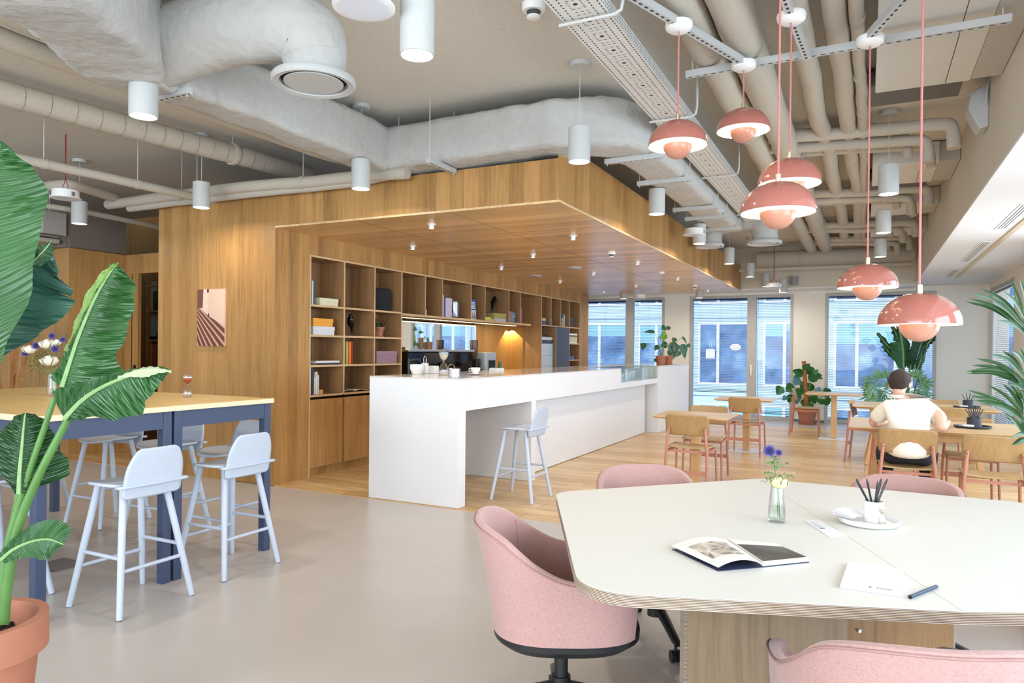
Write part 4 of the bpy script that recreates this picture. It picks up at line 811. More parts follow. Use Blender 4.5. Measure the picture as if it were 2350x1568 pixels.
def detector(label, px, py, z, s_=1.0, long=False):
    p = at(px, py, z=z); e = thing('smoke_detector', label, 'smoke detector', (p.x, p.y, z)); m = MB()
    m.lathe([(0, 0), (.05*s_, 0), (.052*s_, -.02*s_), (.046*s_, -.035*s_), (.03*s_, -.036*s_)], n=28); m.build('base', WHITE, e, smooth=True)
    m = MB(); m.lathe([(.028*s_, -.036*s_), (.028*s_, -.055*s_), (0, -.055*s_)], n=12); m.build('grille', plain('grille_dark', (70, 70, 72), .6), e); m = MB(); m.lathe([(.03*s_, -.055*s_), (.03*s_, -.062*s_), (.02*s_, -.068*s_), (0, -.068*s_)], n=20); m.build('cap', WHITE, e, smooth=True)
detector('white smoke detector on the ceiling beside the cable tray', 1225, 8, CZ-.001, 1.4)
for px, py, lb in ((1403, 578, 'smoke detector on the oak canopy ceiling, nearer one'), (1594, 654, 'smoke detector on the oak canopy ceiling, further one')): detector(lb, px, py, CZC-.0005, 1.0)
NM = ('first', 'second', 'third', 'fourth', 'fifth', 'sixth', 'seventh')
cols = {-3.8: [], -4.81: [], -2.79: []}
for px, py in ((1001, 521), (953, 570), (1323, 547), (1224, 589), (1153, 617), (1289, 648), (1364, 629), (1465, 605), (1557, 641), (1462, 657), (1623, 668), (1386, 671)):
    p = at(px, py, z=2.6); c = min(cols, key=lambda v: abs(v-p.x)); cols[c].append((p.y, c))
for c, nm in ((-2.79, 'outer'), (-3.8, 'middle'), (-4.81, 'inner')):
    for i, (y, x) in enumerate(sorted(cols[c])):
        e = thing('downlight', 'small white downlight in the canopy, %s in the %s row from the viewer' % (NM[i], nm), 'lamp', (x, y, CZC), 0, 'canopy downlights')
        m = MB(); m.lathe([(0, -.0005), (.045, -.0005), (.045, -.006), (.026, -.007), (.026, -.045), (.022, -.045), (.02, -.02), (0, -.02)], n=24); m.build('barrel', WHITE, e, smooth=True)
        m = MB(); m.lathe([(0, -.022), (.02, -.022)], n=16); m.build('lens', emit('downlight_lens', (1, .9, .75), 10), e)
        l = bpy.data.lights.new('lamp_light', 'SPOT'); l.energy = 15; l.color = (1, .9, .74); l.spot_size = math.radians(95); l.spot_blend = .6; l.shadow_soft_size = .02
        o = bpy.data.objects.new('lamp_light', l); C.objects.link(o); o.parent = e; o.location = (0, 0, -.05)
for px, py, lb in ((1228, 634.5, 'flat round ring fitting in the canopy ceiling near the shelves'), (1318, 616, 'flat white disc in the middle of the canopy ceiling')):
    p = at(px, py, z=CZC-.01); e = thing('ceiling_disc', lb, 'ceiling fitting', (p.x, p.y, CZC)); m = MB(); m.lathe([(0, -.0005), (.11, -.0005), (.11, -.012), (.1, -.018), (0, -.018)], n=36); m.build('disc', LAMPW, e, smooth=True)
    if px < 1300: m = MB(); m.lathe([(0, -.019), (.085, -.019)], n=30); m.build('centre', plain('disc_centre', (186, 170, 150), .6), e)
p = at(1517, 626, z=CZC-.01); e = thing('motion_sensor', 'small white dome sensor on the canopy ceiling', 'sensor', (p.x, p.y, CZC)); m = MB(); m.lathe([(0, -.0005), (.055, -.0005), (.05, -.02), (.025, -.035), (0, -.04)], n=24); m.build('dome', WHITE, e, smooth=True)
for i, (y0, y1, lb) in enumerate(((7.3, 8.7, 'nearest slot air vent in the white soffit'), (9.6, 11.6, 'middle slot air vent in the white soffit'), (12.6, 13.75, 'furthest slot air vent in the white soffit'))):
    e = thing('slot_vent', lb, 'vent', (1.215, y0, 2.6995)); m = MB(); m.box(-.05, .05, 0, y1-y0, -.004, 0); m.build('frame', SOFF, e); m = MB()
    for dx in (-.025, .0, .025): m.box(dx-.004, dx+.004, .05, y1-y0-.05, -.0046, -.0041)
    m.build('slots', plain('slot_dark', (70, 70, 74), .8), e)
p = at(80, 530, y=5.45); e = thing('ac_unit', 'grey ceiling unit hanging in the room at the far left', 'air conditioner', (p.x, 5.2, p.z)); m = MB(); m.box(-.8, .46, 0, .28, -.12, .16); m.build('casing', plain('unit_grey', (158, 152, 144), .6, .02), e); m = MB(); m.box(.461, .62, .0, .28, -.1, .18); m.build('end_box', plain('unit_end', (176, 172, 166), .6, .02), e)
m = MB(); m.box(-.8, .55, .0, .24, -.2, -.15); m.build('lower_tray', plain('unit_tray', (186, 176, 160), .5, .02), e); m = MB(); m.cyl((.5, .14, .18), (.5, .14, CZ-p.z), .005, n=6); m.build('threaded_rod', GALV, e)
# ================================================================ bar tables and stools on the left
STB = plain('steel_blue_frame', (58, 70, 98), .45, .02); PLYT = wood('bar_table_oak', (216, 180, 116), 'Y', 'X', .0, .06, .35, .6, .86); EDGE = plain('pale_table_edge', (236, 214, 178), .5, .03, 40)
def bar_table(label, y0, y1):
    x0, x1 = -6.22, -3.70; e = thing('bar_table', label, 'table', ((x0+x1)/2, (y0+y1)/2, 0)); hx, hy = (x1-x0)/2, (y1-y0)/2
    m = MB(); m.box(-hx, hx, -hy, hy, 1.028, 1.060); m.build('table_top', [PLYT], e, bevel=.001)
    m = MB(); m.box(-hx-.0015, hx+.0015, -hy-.0002, hy+.0002, 1.029, 1.0585); m.build('edge_band', EDGE, e)
    t = .055
    for sx in (-1, 1):
        for sy in (-1, 1): m = MB(); cx, cy = sx*(hx-.02-t/2), sy*(hy-.008-t/2); m.box(cx-t/2, cx+t/2, cy-t/2, cy+t/2, 0, 1.0275); m.build('leg', STB, e, bevel=.002)
    for s_ in (-1, 1):
        m = MB(); cx = s_*(hx-.02-t/2); m.box(cx-.012-(0 if s_ < 0 else -.01), cx+.012+(0 if s_ < 0 else .012), -hy+.065, hy-.065, .925, 1.0275); m.build('rail', STB, e)
        m = MB(); cy = s_*(hy-.02-t/2); m.box(-hx+.076, hx-.076, cy-.012, cy+.012, .925, 1.0275); m.build('rail', STB, e)
    return e
bar_table('long bar table with steel blue legs nearer the oak wall', 2.885, 3.67); bar_table('long bar table with steel blue legs nearer the viewer', 2.09, 2.882)
STC = plain('pale_blue_grey_lacquer', (188, 197, 211), .5, .02, 20); FEET = plain('felt_pad', (90, 92, 100), .8)
def stool_proto(label, group):      # faces local +y
    e = thing('bar_stool', label, 'stool', (0, 0, 0), 0, group)
    def so(t):  # seat outline
        a = 2*PI*t; x = math.cos(a); y = math.sin(a); r = 1/((abs(x)**2.5+abs(y)**2.5)**(1/2.5)); return x*r*(.205+.0*y), y*r*.195*(1 if y > 0 else .98)
    m = MB(); m.grid(lambda u, v: (lambda xy: Vector((xy[0]*v, xy[1]*v, .668-.010*(1-v)**1.5+.012*(xy[0]*v/.2)**2*(1 if xy[1] < .1 else .3)-(.02*max(0, v*xy[1]/.195-.6)**2*4))))(so(u)), 40, 8, closed=True)
    bmesh.ops.remove_doubles(m.b, verts=m.b.verts[:], dist=1e-4); m.build('seat', STC, e, smooth=True, solid=.014)
    def bk(u, v):
        z = lerp(.605, .872, v); half = lerp(.178, .165, v)
        # rounded upper corners, tapering sides
        if v < .12: half *= .86+.14*math.sqrt(max(0, 1-(1-v/.12)**2))
        if v > .45: half *= 1-.30*((v-.45)/.55)**2.2
        if v > .93: half *= .86+.14*math.sqrt(max(0, 1-((v-.93)/.07)**2))
        x = lerp(-half, half, u); y = -.165-.055*v+.35*x*x+.0; return Vector((x, y, z))
    m = MB(); m.grid(bk, 20, 26); m.build('backrest', STC, e, smooth=True, solid=.012)
    m = MB(); m.grid(lambda u, v: Vector((lerp(-.205, .205, u), -.155-.048*v+.30*lerp(-.2, .2, u)**2, .672+.003)), 20, 2); m.build('back_lip', STC, e, smooth=True, solid=.014)
    tops, foots = {}, {}
    for sx in (-1, 1):
        for sy in (-1, 1):
            a, b = Vector((sx*.125, sy*.105+.005, .655)), Vector((sx*.218, sy*.212, .004)); tops[sx, sy], foots[sx, sy] = a, b
            m = MB(); m.tube([a, a.lerp(b, .5), b], [.0185, .0185, .0155], 16); lg = m.build('leg', STC, e, smooth=True)
            m = MB(); m.cyl(b+Vector((0, 0, .004)), b+Vector((0, 0, -.004)), .013, n=12); m.build('foot_pad', FEET, lg)
    P_ = lambda k, z: tops[k].lerp(foots[k], (.655-z)/.651)
    for k1, k2, z in (((-1, -1), (-1, 1), .30), ((1, -1), (1, 1), .30), ((-1, 1), (1, 1), .22), ((-1, -1), (1, -1), .235)):
        m = MB(); m.cyl(P_(k1, z), P_(k2, z), .0105, n=12); m.build('stretcher', STC, e, smooth=True)
    return e
G1 = 'pale blue stools at the bar tables'
st = stool_proto('pale blue stool nearest the terracotta pot, at the table end', G1); st.location = (-3.63, 2.56, 0); st.rotation_euler.z = PI/2
first = st
for lb, x, y, rz in (('pale blue stool at the table end nearest the white counter', -3.655, 3.245, PI/2), ('pale blue stool on the far side, last on the right by the corner leg', -4.08, 3.62, PI-.02), ('pale blue stool on the far side, middle of the row under the tables', -4.76, 3.64, PI+.05),
                     ('pale blue stool on the far side, left of the middle one', -5.46, 3.64, PI), ('pale blue stool on the far side, leftmost and half hidden by leaves', -6.46, 3.6, PI-.1), ('pale blue stool on the near side behind the big plant, right one', -4.34, 2.2, 0.05), ('pale blue stool on the near side at the left edge of the photo', -5.0, 2.16, -.1)):
    dup(first, (x, y, 0), rz, lb)
p = at(1196, 1145, z=0); s_ = dup(first, (-2.925, 6.06, 0), PI/2, 'lone pale grey-blue stool at the knee recess of the white counter'); s_['group'] = 'stool at the counter'
del s_['group']
hourglass('hourglass with red upper bulb on the far bar table', (*at(430, 911, z=1.061)[:2], 1.061), .95, CLEAR, plain('pink_sand', (196, 160, 140), .8))
hg = [o for o in C.objects if o.name.startswith('hourglass')][-1]
for c in hg.children:
    if c.name.startswith('upper_sand'): c.data = c.data.copy(); c.data.materials[0] = plain('red_sand', (178, 48, 20), .4)
fb_ = at(165, 1278, z=0); e = thing('floor_box', 'flat grey floor outlet lid under the bar tables', 'floor outlet', (-4.62, 2.75, 0)); m = MB(); m.box(-.13, .13, -.11, .11, 0, .006); m.build('lid', plain('lid_grey', (120, 116, 116), .4, .03), e, bevel=.002); m = MB(); m.box(-.11, .11, -.095, -.09, .0061, .007); m.build('lid_joint', DARK, e)
# ================================================================ dining chairs and tables
CORAL = plain('coral_steel', (184, 124, 102), .45, .02); OAKCH = wood('oak_chair_ply', (170, 136, 92), 'Z', 'X', 0, .05, .4, 1.0, .82); OAKST = wood('oak_seat_ply', (192, 160, 114), 'Y', 'X', 0, .05, .4, 1.0, .84)
def chair_proto(label, group):        # faces local +y
    e = thing('dining_chair', label, 'chair', (0, 0, 0), 0, group)
    def bk(u, v):
        x = lerp(-.215, .215, u); z = lerp(.585, .79, v); r = .035; dz = max(0, abs(z-.6875)-(.1025-r)); lim = .215-r+math.sqrt(max(0, r*r-dz*dz)); x = x/.215*lim
        return Vector((x, -.20-.05*(v-.5)-.02+.55*x*x*.7, z))
    m = MB(); m.grid(bk, 20, 16); m.build('backrest', OAKCH, e, smooth=True, solid=.012)
    m = MB(); m.grid(lambda u, v: (lambda x, y: Vector((x, y, .455+.25*x*x-.5*max(0, y-.13)**2*3+.2*max(0, -y-.1)**2)))(lerp(-.215, .215, u)*(1-.10*(1-v)*.6), lerp(-.185, .205, v)), 18, 16); m.build('seat', OAKST, e, smooth=True, solid=.012)
    for sx in (-1, 1):
        m = MB(); m.tube([(sx*.212, -.27, 0), (sx*.200, -.235, .42), (sx*.178, -.226, .655), (sx*.177, -.2262, .665)], [.0125, .0145, .0145, .009], 14); lg = m.build('leg', CORAL, e, smooth=True)
        m = MB(); m.cyl((sx*.179, -.242, .64), (sx*.179, -.2405, .64), .004, n=8); m.build('screw', BLACK, lg)
        m = MB(); m.tube([(sx*.212, .19, 0), (sx*.2, .165, .435)], [.011, .0125], 12); m.build('leg', CORAL, e, smooth=True)
        m = MB(); m.bar((sx*.2, .168, .425), (sx*.2, -.235, .425), .012, .024); m.build('side_rail', CORAL, e)
    m = MB(); m.bar((-.2, .15, .425), (.2, .15, .425), .012, .026); m.build('front_rail', CORAL, e)
    m = MB(); m.bar((-.2, -.2, .425), (.2, -.2, .425), .012, .022); m.build('back_rail', CORAL, e)
    m = MB(); m.bar((-.204, -.252, .225), (.204, -.252, .225), .008, .042); m.build('stretcher', CORAL, e)
    return e
def chair_at(px0, px1, py, rz, z=.785):     # centre of the backrest top edge seen at the mean pixel
    p = at((px0+px1)/2, py, z=z); return (p.x+math.sin(rz)*-.22*-1*-1 if 0 else p.x-math.sin(rz)*.225, p.y+math.cos(rz)*.225, 0)
GC = 'oak and coral dining chairs'
ch = chair_proto('oak chair with coral legs seen from behind at the nearest square table', GC); q = chair_at(1531, 1625, 953, -.02); ch.location = (q[0], q[1]-.03, 0); ch.rotation_euler.z = -.02
for lb, a, b, py, rz in (('oak chair facing the viewer across the nearest square table', 1587, 1668, 933, PI+.02), ('oak chair seen from behind at the second square table', 1674, 1744, 914, -.03), 
                         ('oak chair carrying the seated man', 2021, 2146, 987, .0), ('oak chair seen from behind right of the seated man, near the palm', 2216, 2352, 1002, -.05), 
                         ('oak chair facing the viewer across the long near table, left of the pen pot', 2172, 2277, 963, PI), ('oak chair seen from behind between the two long tables', 2120, 2226, 936, 0.0), ('oak chair facing the viewer behind the further long table', 2125, 2200, 920, PI)):
    q = Vector(chair_at(a, b, py, rz)); q.y += .12 if 'across the long' in lb else (.1 if 'behind the further' in lb else 0); dup(ch, q, rz, lb)
dup(ch, (-.885, 13.1, 0), -PI/2, 'oak chair in side view in front of the monstera pot'); dup(ch, (.06, 10.3, 0), -PI/2-.12, 'oak chair at the left end of the further long table'); dup(ch, (.33, 9.0, 0), -PI/2+.05, 'oak chair end-on behind the near long table, next to its leg')
TT = wood('oak_table_top', (214, 180, 134), 'X', 'Y', 0, .06, .3, .8, .86); TL = wood('oak_table_leg', (206, 162, 108), 'Z', 'X', 0, .06, .4, .8, .84); BASEW = plain('base_plate_white', (226, 222, 224), .4, .01)
def pedestal(label, x, y, w_, d_, rz=0):
    e = thing('square_table', label, 'table', (x, y, 0), rz); m = MB()
    a = [m.b.verts.new((sx*w_/2, sy*d_/2, .75)) for sx, sy in ((-1, -1), (1, -1), (1, 1), (-1, 1))]; b = [m.b.verts.new((v.co.x, v.co.y, .742)) for v in a]; c = [m.b.verts.new((v.co.x*.93, v.co.y*.93, .722)) for v in a]
    m.face(a); m.face(c[::-1])
    for i in range(4): j = (i+1) % 4; m.face([b[i], b[j], a[j], a[i]]); m.face([c[i], c[j], b[j], b[i]])
    m.build('table_top', TT, e); m = MB(); m.box(-.045, .045, -.045, .045, .010, .7215); m.build('column', TL, e, bevel=.003); m = MB(); m.prism(rrect(.44, .44, .03), .0, .009); m.build('base_plate', BASEW, e); return e
pedestal('square oak pedestal table nearest the white counter', -1.59, 7.52, .76, .72); pedestal('square oak pedestal table second from the viewer', -1.52, 10.55, .78, .78); pedestal('square oak pedestal table by the third window', -.46, 12.72, .84, .7)
def long_table(label, x0, x1, y0, y1, legs=True):
    e = thing('long_table', label, 'table', ((x0+x1)/2, (y0+y1)/2, 0)); hx, hy = (x1-x0)/2, (y1-y0)/2; m = MB()
    o = rrect(2*hx, 2*hy, .05, 4); a = m._v([(x, y, .75) for x, y in o]); b = m._v([(x, y, .741) for x, y in o]); c = m._v([(x*(1-.06/hx), y*(1-.06/hy), .715) for x, y in o]); m.face(a); m.face(c[::-1]); n = len(o)
    for i in range(n): j = (i+1) % n; m.face([b[i], b[j], a[j], a[i]]); m.face([c[i], c[j], b[j], b[i]])
    m.build('table_top', TT, e)
    for sx in (-1, 1):
        for sy in (-1, 1):
            m = MB(); m.bar((sx*(hx-.30), sy*(hy-.2), .63), (sx*(hx-.18), sy*(hy-.1), 0), .07, .055, (0, 1, 0)); m.build('leg', TL, e, bevel=.008, smooth=True)
    for sy in (-1, 1): m = MB(); m.bar((-hx+.2, sy*(hy-.22), .672), (hx-.2, sy*(hy-.22), .672), .03, .085); m.build('apron', TL, e, bevel=.004)
    for sx in (-1, 1): m = MB(); m.bar((sx*(hx-.25), -hy+.2, .672), (sx*(hx-.25), hy-.2, .672), .03, .085); m.build('apron', TL, e, bevel=.004)
    return e
long_table('long oak table at which the man sits', -.135, 1.97, 7.08, 8.15); long_table('further long oak table behind the man', -.15, 1.42, 9.85, 10.85)
# ================================================================ pink swivel chairs
def fabric(name, rgb):
    s = NT(name); tc = s.n('TexCoord'); c = s2l(rgb)
    w1 = s.n('TexNoise', i_Vector=s.n('Mapping', i_Vector=tc.outputs['Object'], i_Scale=(700, 700, 60)).outputs[0], i_Scale=1.0, i_Detail=2.0); w2 = s.n('TexNoise', i_Vector=s.n('Mapping', i_Vector=tc.outputs['Object'], i_Scale=(90, 90, 900)).outputs[0], i_Scale=1.0, i_Detail=2.0)
    f = s.math('MULTIPLY', s.math('ADD', w1.outputs[0], w2.outputs[0]), .5)
    return s.bsdf(s.ramp(f, [(.36, tuple(v*.8 for v in c)), (.5, c), (.62, tuple(min(1, v*1.12) for v in c))]), .92, f, .25, .001, Sheen_Weight=.25)
PINKF = fabric('pink_wool', (180, 142, 136)); PIPING = plain('pink_piping', (164, 128, 122), .9)
def pink_chair(label, group):         # faces local +y, total height .80
    e = thing('swivel_chair', label, 'chair', (0, 0, 0), 0, group)
    A = math.radians(142)
    def outline(t, z, off=0):           # t -1..1 round the back; 0 = middle of the back
        a = t*A; k = (z-.36)/.44; k = max(k, 0); rx = (.252+.035*k**.8)+off; ry = (.25+.03*k**.8)+off; sq = 2.8
        sx, sy = math.sin(a), -math.cos(a); rr = 1/((abs(sx)**sq+abs(sy)**sq)**(1/sq)); y = sy*rr*ry; x = sx*rr*rx
        y *= 1.12 if y > 0 else 1
        return x, y
    def top(t): return cr([(0, .80), (.2, .797), (.34, .77), (.48, .69), (.62, .64), (.8, .622), (.93, .60), (1, .54)], abs(t))
    def zb(t): return .408
    TH = .034
    def shell(u, v):                      # v: 0 outer bottom, .5 rim, 1 inner bottom
        t = lerp(-1, 1, u); zt = top(t); z0 = zb(t)
        if v <= .45: k = v/.45; z = lerp(z0, zt-.012, k); x, y = outline(t, z, 0)
        elif v >= .55: k = (v-.55)/.45; z = lerp(zt-.012, z0+.03, k); x, y = outline(t, z, -TH)
        else: k = (v-.45)/.10; a_ = PI*k; x, y = outline(t, zt-.012, -TH/2+TH/2*math.cos(a_)); z = zt-.012+.014*math.sin(a_)
        lean = .05*max(0, (z-.4)/.4)**1.6*max(0, math.cos(t*A)); return Vector((x, y-lean, z))
    m = MB(); m.grid(shell, 64, 40)
    for uu in (0, 1):                     # close the two front ends
        ring = [m.b.verts.new(shell(uu, v/40)) for v in range(41)]
        for i in range(20): m.face([ring[i], ring[i+1], ring[40-i-1], ring[40-i]])
    bmesh.ops.remove_doubles(m.b, verts=m.b.verts[:], dist=1e-5); sh_ = m.build('shell', PINKF, e, smooth=True)
    m = MB(); m.tube([shell(u/60, .45)+Vector((0, 0, .002))+(shell(u/60, .45)-Vector((0, 0, shell(u/60, .45).z))).normalized()*.002 for u in range(61)], .0032, 6); m.build('piping', PIPING, sh_, smooth=True)
    for t in (-.38, .38): m = MB(); m.tube([shell((t+1)/2, v)+Vector((0, 0, 0)) for v in (.56, .65, .75, .85, .95)], .0018, 5); m.build('seam', PIPING, sh_, smooth=True)
    def cush(u, v):
        a = 2*PI*u; sx, sy = math.sin(a), -math.cos(a); rr = 1/((abs(sx)**3+abs(sy)**3)**(1/3)); w_ = math.sin(PI/2*min(1, v*1.0)); x, y = sx*rr*.212, sy*rr*.225
        if v < .8: return Vector((x*v/.8, y*v/.8+.012, .468-.012*(v/.8)**4))
        k = (v-.8)/.2; return Vector((x*(1+.02*math.sin(PI*k)), y*(1+.02*math.sin(PI*k))+.012, .456-.05*k))
    m = MB(); m.grid(cush, 44, 14, closed=True); bmesh.ops.remove_doubles(m.b, verts=m.b.verts[:], dist=1e-4); m.build('seat_cushion', PINKF, e, smooth=True)
    m = MB()
    def pan(u, v):
        a = 2*PI*u; sx, sy = math.sin(a), -math.cos(a); rr = 1/((abs(sx)**2.8+abs(sy)**2.8)**(1/2.8)); rv, z = [(0, .345), (.6, .345), (.88, .358), (1.01, .386), (1.015, .412), (.9, .413), (0, .413)][int(round(v*6))]
        return Vector((sx*rr*.252*rv, sy*rr*.25*rv*(1.12 if sy > 0 else 1), z))
    m.grid(pan, 48, 6, closed=True); bmesh.ops.remove_doubles(m.b, verts=m.b.verts[:], dist=1e-4); m.build('seat_pan', BLACK, e, smooth=True)
    m = MB(); m.cyl((0, 0, .12), (0, 0, .345), .026, n=24); m.build('column', BLACK, e, smooth=True); m = MB(); m.cyl((0, 0, .10), (0, 0, .20), .036, n=20); m.build('hub', BLACK, e, smooth=True)
    for k in range(4):
        a = 2*PI*k/4+.02; d = Vector((math.cos(a), math.sin(a), 0)); m = MB(); m.tube([d*.03+Vector((0, 0, .16)), d*.17+Vector((0, 0, .135)), d*.31+Vector((0, 0, .095)), d*.335+Vector((0, 0, .085))], [.032, .026, .021, .012], 10, squash=.6); m.build('base_arm', BLACK, e, smooth=True)
        sd = Vector((-d.y, d.x, 0)); c_ = d*.31+Vector((0, 0, .028)); m = MB(); m.cyl(c_-sd*.024, c_-sd*.006, .0275, n=18); m.cyl(c_+sd*.006, c_+sd*.024, .0275, n=18); m.cyl(c_-sd*.006, c_+sd*.006, .012, n=10); m.cyl(c_, c_+Vector((0, 0, .06)), .008, n=8); m.build('caster', BLACK, e, smooth=True)
    return e
GP = 'pink swivel chairs round the meeting table'
pc = pink_chair('pink upholstered swivel chair in side view at the left end of the meeting table', GP); pc.location = (-1.01, 2.45, 0); pc.rotation_euler.z = math.radians(-64)
for lb, x, y, rz in (('pink swivel chair seen from behind at the bottom edge of the photo', .06, 2.02, math.radians(20)), ('pink swivel chair behind the meeting table, left one, only its back showing', -.93, 3.47, math.radians(-148)), ('pink swivel chair behind the meeting table, right one, behind the pencil pot', .13, 3.78, math.radians(163)), ('pink swivel chair at the right edge, its shell just showing under the table', .62, 2.16, math.radians(16))): dup(pc, (x, y, 0), rz, lb)
# ================================================================ meeting table
s = NT('plywood_edge'); tc = s.n('TexCoord'); sp_ = s.n('SeparateXYZ', i_Vector=tc.outputs['Object']); nz = s.n('TexNoise', i_Vector=s.n('Mapping', i_Vector=tc.outputs['Object'], i_Scale=(7, 7, 420)).outputs[0], i_Scale=1.0, i_Detail=3.0)
st_ = s.math('SINE', s.math('ADD', s.math('MULTIPLY', sp_.outputs[2], 1450.0), s.math('MULTIPLY', nz.outputs[0], 2.0))); PLY = s.bsdf(s.mix(s.math('GREATER_THAN', nz.outputs[0], .69), s.ramp(st_, [(.15, s2l((112, 92, 74))), (.75, s2l((206, 192, 174)))]), s2l((84, 66, 52))), .7)
LAM = plain('cream_laminate', (218, 217, 211), .5, .004, 3); OAKG = wood('grey_oak_panel', (152, 130, 102), 'Z', 'XY', 0, .05, .5, 1.1, .68)
mt = thing('meeting_table', 'large cream boat-shaped meeting table with layered plywood edge', 'table', (0, 0, 0)); ZT = .75
L1, L2, SN, SB = Vector((-1.30, 3.06, 0)), Vector((-.70, 1.83, 0)), Vector((.232, 2.165, 0)), Vector((-.50, 3.91, 0))
u_ = (SN-Vector((-.49, 1.885, 0))).normalized()
def fillet(pts, rs, n=10):
    out = []
    for i, p in enumerate(pts):
        a, b = pts[i-1], pts[(i+1) % len(pts)]; r = rs[i]
        if r == 0: out.append((p.x, p.y)); continue
        da, db = (a-p).normalized(), (b-p).normalized(); th = da.angle(db); t = r/math.tan(th/2); p0, p1 = p+da*t, p+db*t; c = p+(da+db).normalized()*(r/math.sin(th/2)); a0 = math.atan2(p0.y-c.y, p0.x-c.x); a1 = math.atan2(p1.y-c.y, p1.x-c.x); d = (a1-a0+PI) % (2*PI)-PI
        for k in range(n+1): out.append((c.x+r*math.cos(a0+d*k/n), c.y+r*math.sin(a0+d*k/n)))
    return out
mir = lambda p: (lambda d: SN+(p-SN)-2*((p-SN)-d*((p-SN).dot(d))))(((SB-SN).normalized()))
R1, R2 = mir(L1), mir(L2)
left = fillet([SB, L1, L2, SN], [0, .13, .17, 0]); right = fillet([SN, R2, R1, SB], [0, .17, .13, 0])
for nm, o in (('table_half', left), ('table_half', right)):
    m = MB(); m.prism(o, ZT-.0365, ZT-.0022); m.build(nm, PLY, mt); m = MB(); m.prism(o, ZT-.002, ZT); k = m.build('laminate_top', LAM, [c for c in mt.children][-1])
m = MB(); d = (SB-SN).normalized(); m.bar(SN+Vector((0, 0, ZT+.0001)), SB+Vector((0, 0, ZT+.0001)), .0012, .0002); m.build('top_joint', plain('joint_grey', (150, 144, 134), .7), mt)
pa, pb = at(1578, 1400, d=2.42), at(1945, 1400, d=2.56); pa.z = pb.z = 0; dv = (pb-pa).normalized(); nv = Vector((-dv.y, dv.x, 0))
def panel(nm, a, b, th, mt_, em=None):
    m = MB(); m.bar(a+nv*th/2+Vector((0, 0, .355)), b+nv*th/2+Vector((0, 0, .355)), th, .71); o = m.build(nm, mt_, mt); return o
panel('leg_panel', pa, pb, .03, OAKG); m = MB(); m.bar(pa-dv*.012+nv*.015+Vector((0, 0, .355)), pa-dv*.0005+nv*.015+Vector((0, 0, .355)), .03, .71); m.build('panel_edge', PLY, mt)
m = MB(); m.bar(pb-dv*.02+nv*.031+Vector((0, 0, .355)), pb-dv*.02+nv*.9+Vector((0, 0, .355)), .028, .709); m.build('leg_panel', OAKG, mt)
q0 = pb+nv*.16; q1 = at(2183, 1400, d=2.86); q1.z = 0; m = MB(); m.bar(q0+Vector((0, 0, .355)), q1+Vector((0, 0, .355)), .026, .71); ip = m.build('inner_panel', wood('oak_inner_panel', (150, 112, 72), 'Z', 'XY', 0, .05, .5, 1.0, .7), mt)
m = MB(); m.bar(q1+Vector((0, 0, .355)), q1+dv*.02+nv*.02+Vector((0, 0, .355)), .03, .71); m.build('panel_edge', plain('ply_edge_pale', (206, 200, 190), .7, .08, 40), ip)
bv = at(1957, 1440, d=(q0-CAM).dot(_f)); m = MB(); m.cyl(bv-nv*.02, bv-nv*.04, .007, n=14); m.build('bolt', STEEL, ip)
# things on the meeting table
def onp(px, py, z=ZT): return at(px, py, z=z)
v0 = onp(1782, 1198); vs = thing('glass_vase', 'clear glass bud vase with water on the meeting table', 'vase', (v0.x, v0.y, ZT+.0006))
m = MB(); m.lathe([(0, 0), (.031, 0), (.034, .006), (.033, .05), (.026, .11), (.022, .145), (.021, .145), (.0245, .11), (.031, .05), (.0315, .012), (0, .01)], n=36); m.build('glass_body', glass('vase_glass', (.97, .985, .98), .05), vs, smooth=True)
m = MB(); m.lathe([(0, .012), (.030, .013), (.0305, .045), (.029, .06), (0, .06)], n=32); m.build('water', glass('water_clear', (.95, .97, .96), .03), vs, smooth=True)
LG = plain('stem_green', (96, 130, 70), .6, .2, 30); LG2 = plain('leaf_fern_green', (104, 140, 74), .6, .25, 40); THI = plain('thistle_violet', (112, 104, 186), .7, .2, 200); THD = plain('thistle_core', (46, 40, 90), .8)
def thistle(parent, c, r, nm='thistle_head'):
    m = MB(); m.ell(c, r*.55, r*.55, r*.55, 14, 8); core = m.build(nm, THD, parent, smooth=True); m = MB(); n = 230; rr = random.Random(int(r*9999))
    for i in range(n):
        z = 1-2*(i+.5)/n; a = i*2.39996; d = Vector((math.sqrt(1-z*z)*math.cos(a), math.sqrt(1-z*z)*math.sin(a), z)); q = Vector(c)+d*r*rr.uniform(.86, 1.06); b = Vector(c)+d*r*.4; sd = d.orthogonal().normalized()*r*.045; s2 = d.cross(sd)
        m.poly([b+sd, q, b-sd]); m.poly([b+s2, q, b-s2])
    m.build('spikes', THI, core)
def rose(parent, c, r, mat, nm='rose_head', seed=1):
    m = MB(); rr = random.Random(seed); c = Vector(c)
    for lay in range(6):
        k = (2, 3, 4, 5, 5, 6)[lay]; R_ = r*(.22, .36, .52, .68, .84, 1.0)[lay]; a1 = (.72, .68, .64, .6, .56, .5)[lay]
        for j in range(k):
            a0 = 2*PI*j/k+lay*1.1+rr.uniform(-.15, .15); w_ = 3.0*PI/k*.6; tl = rr.uniform(-.05, .06)
            def P3(u, v):
                th = PI*lerp(.12, a1+tl-.10*(2*u-1)**2, v); a = a0+w_*(u-.5)*(.5+.5*math.sin(PI*min(1, v+.25)*.5)); rad = R_*math.sin(th)*(1+.06*v); return c+Vector((math.cos(a)*rad, math.sin(a)*rad, -(R_*.35+r*.5)*math.cos(th)+.12*r*(5-lay)/5))
            m.grid(P3, 7, 7)
    return m.build(nm, mat, parent, smooth=True, solid=.0009)
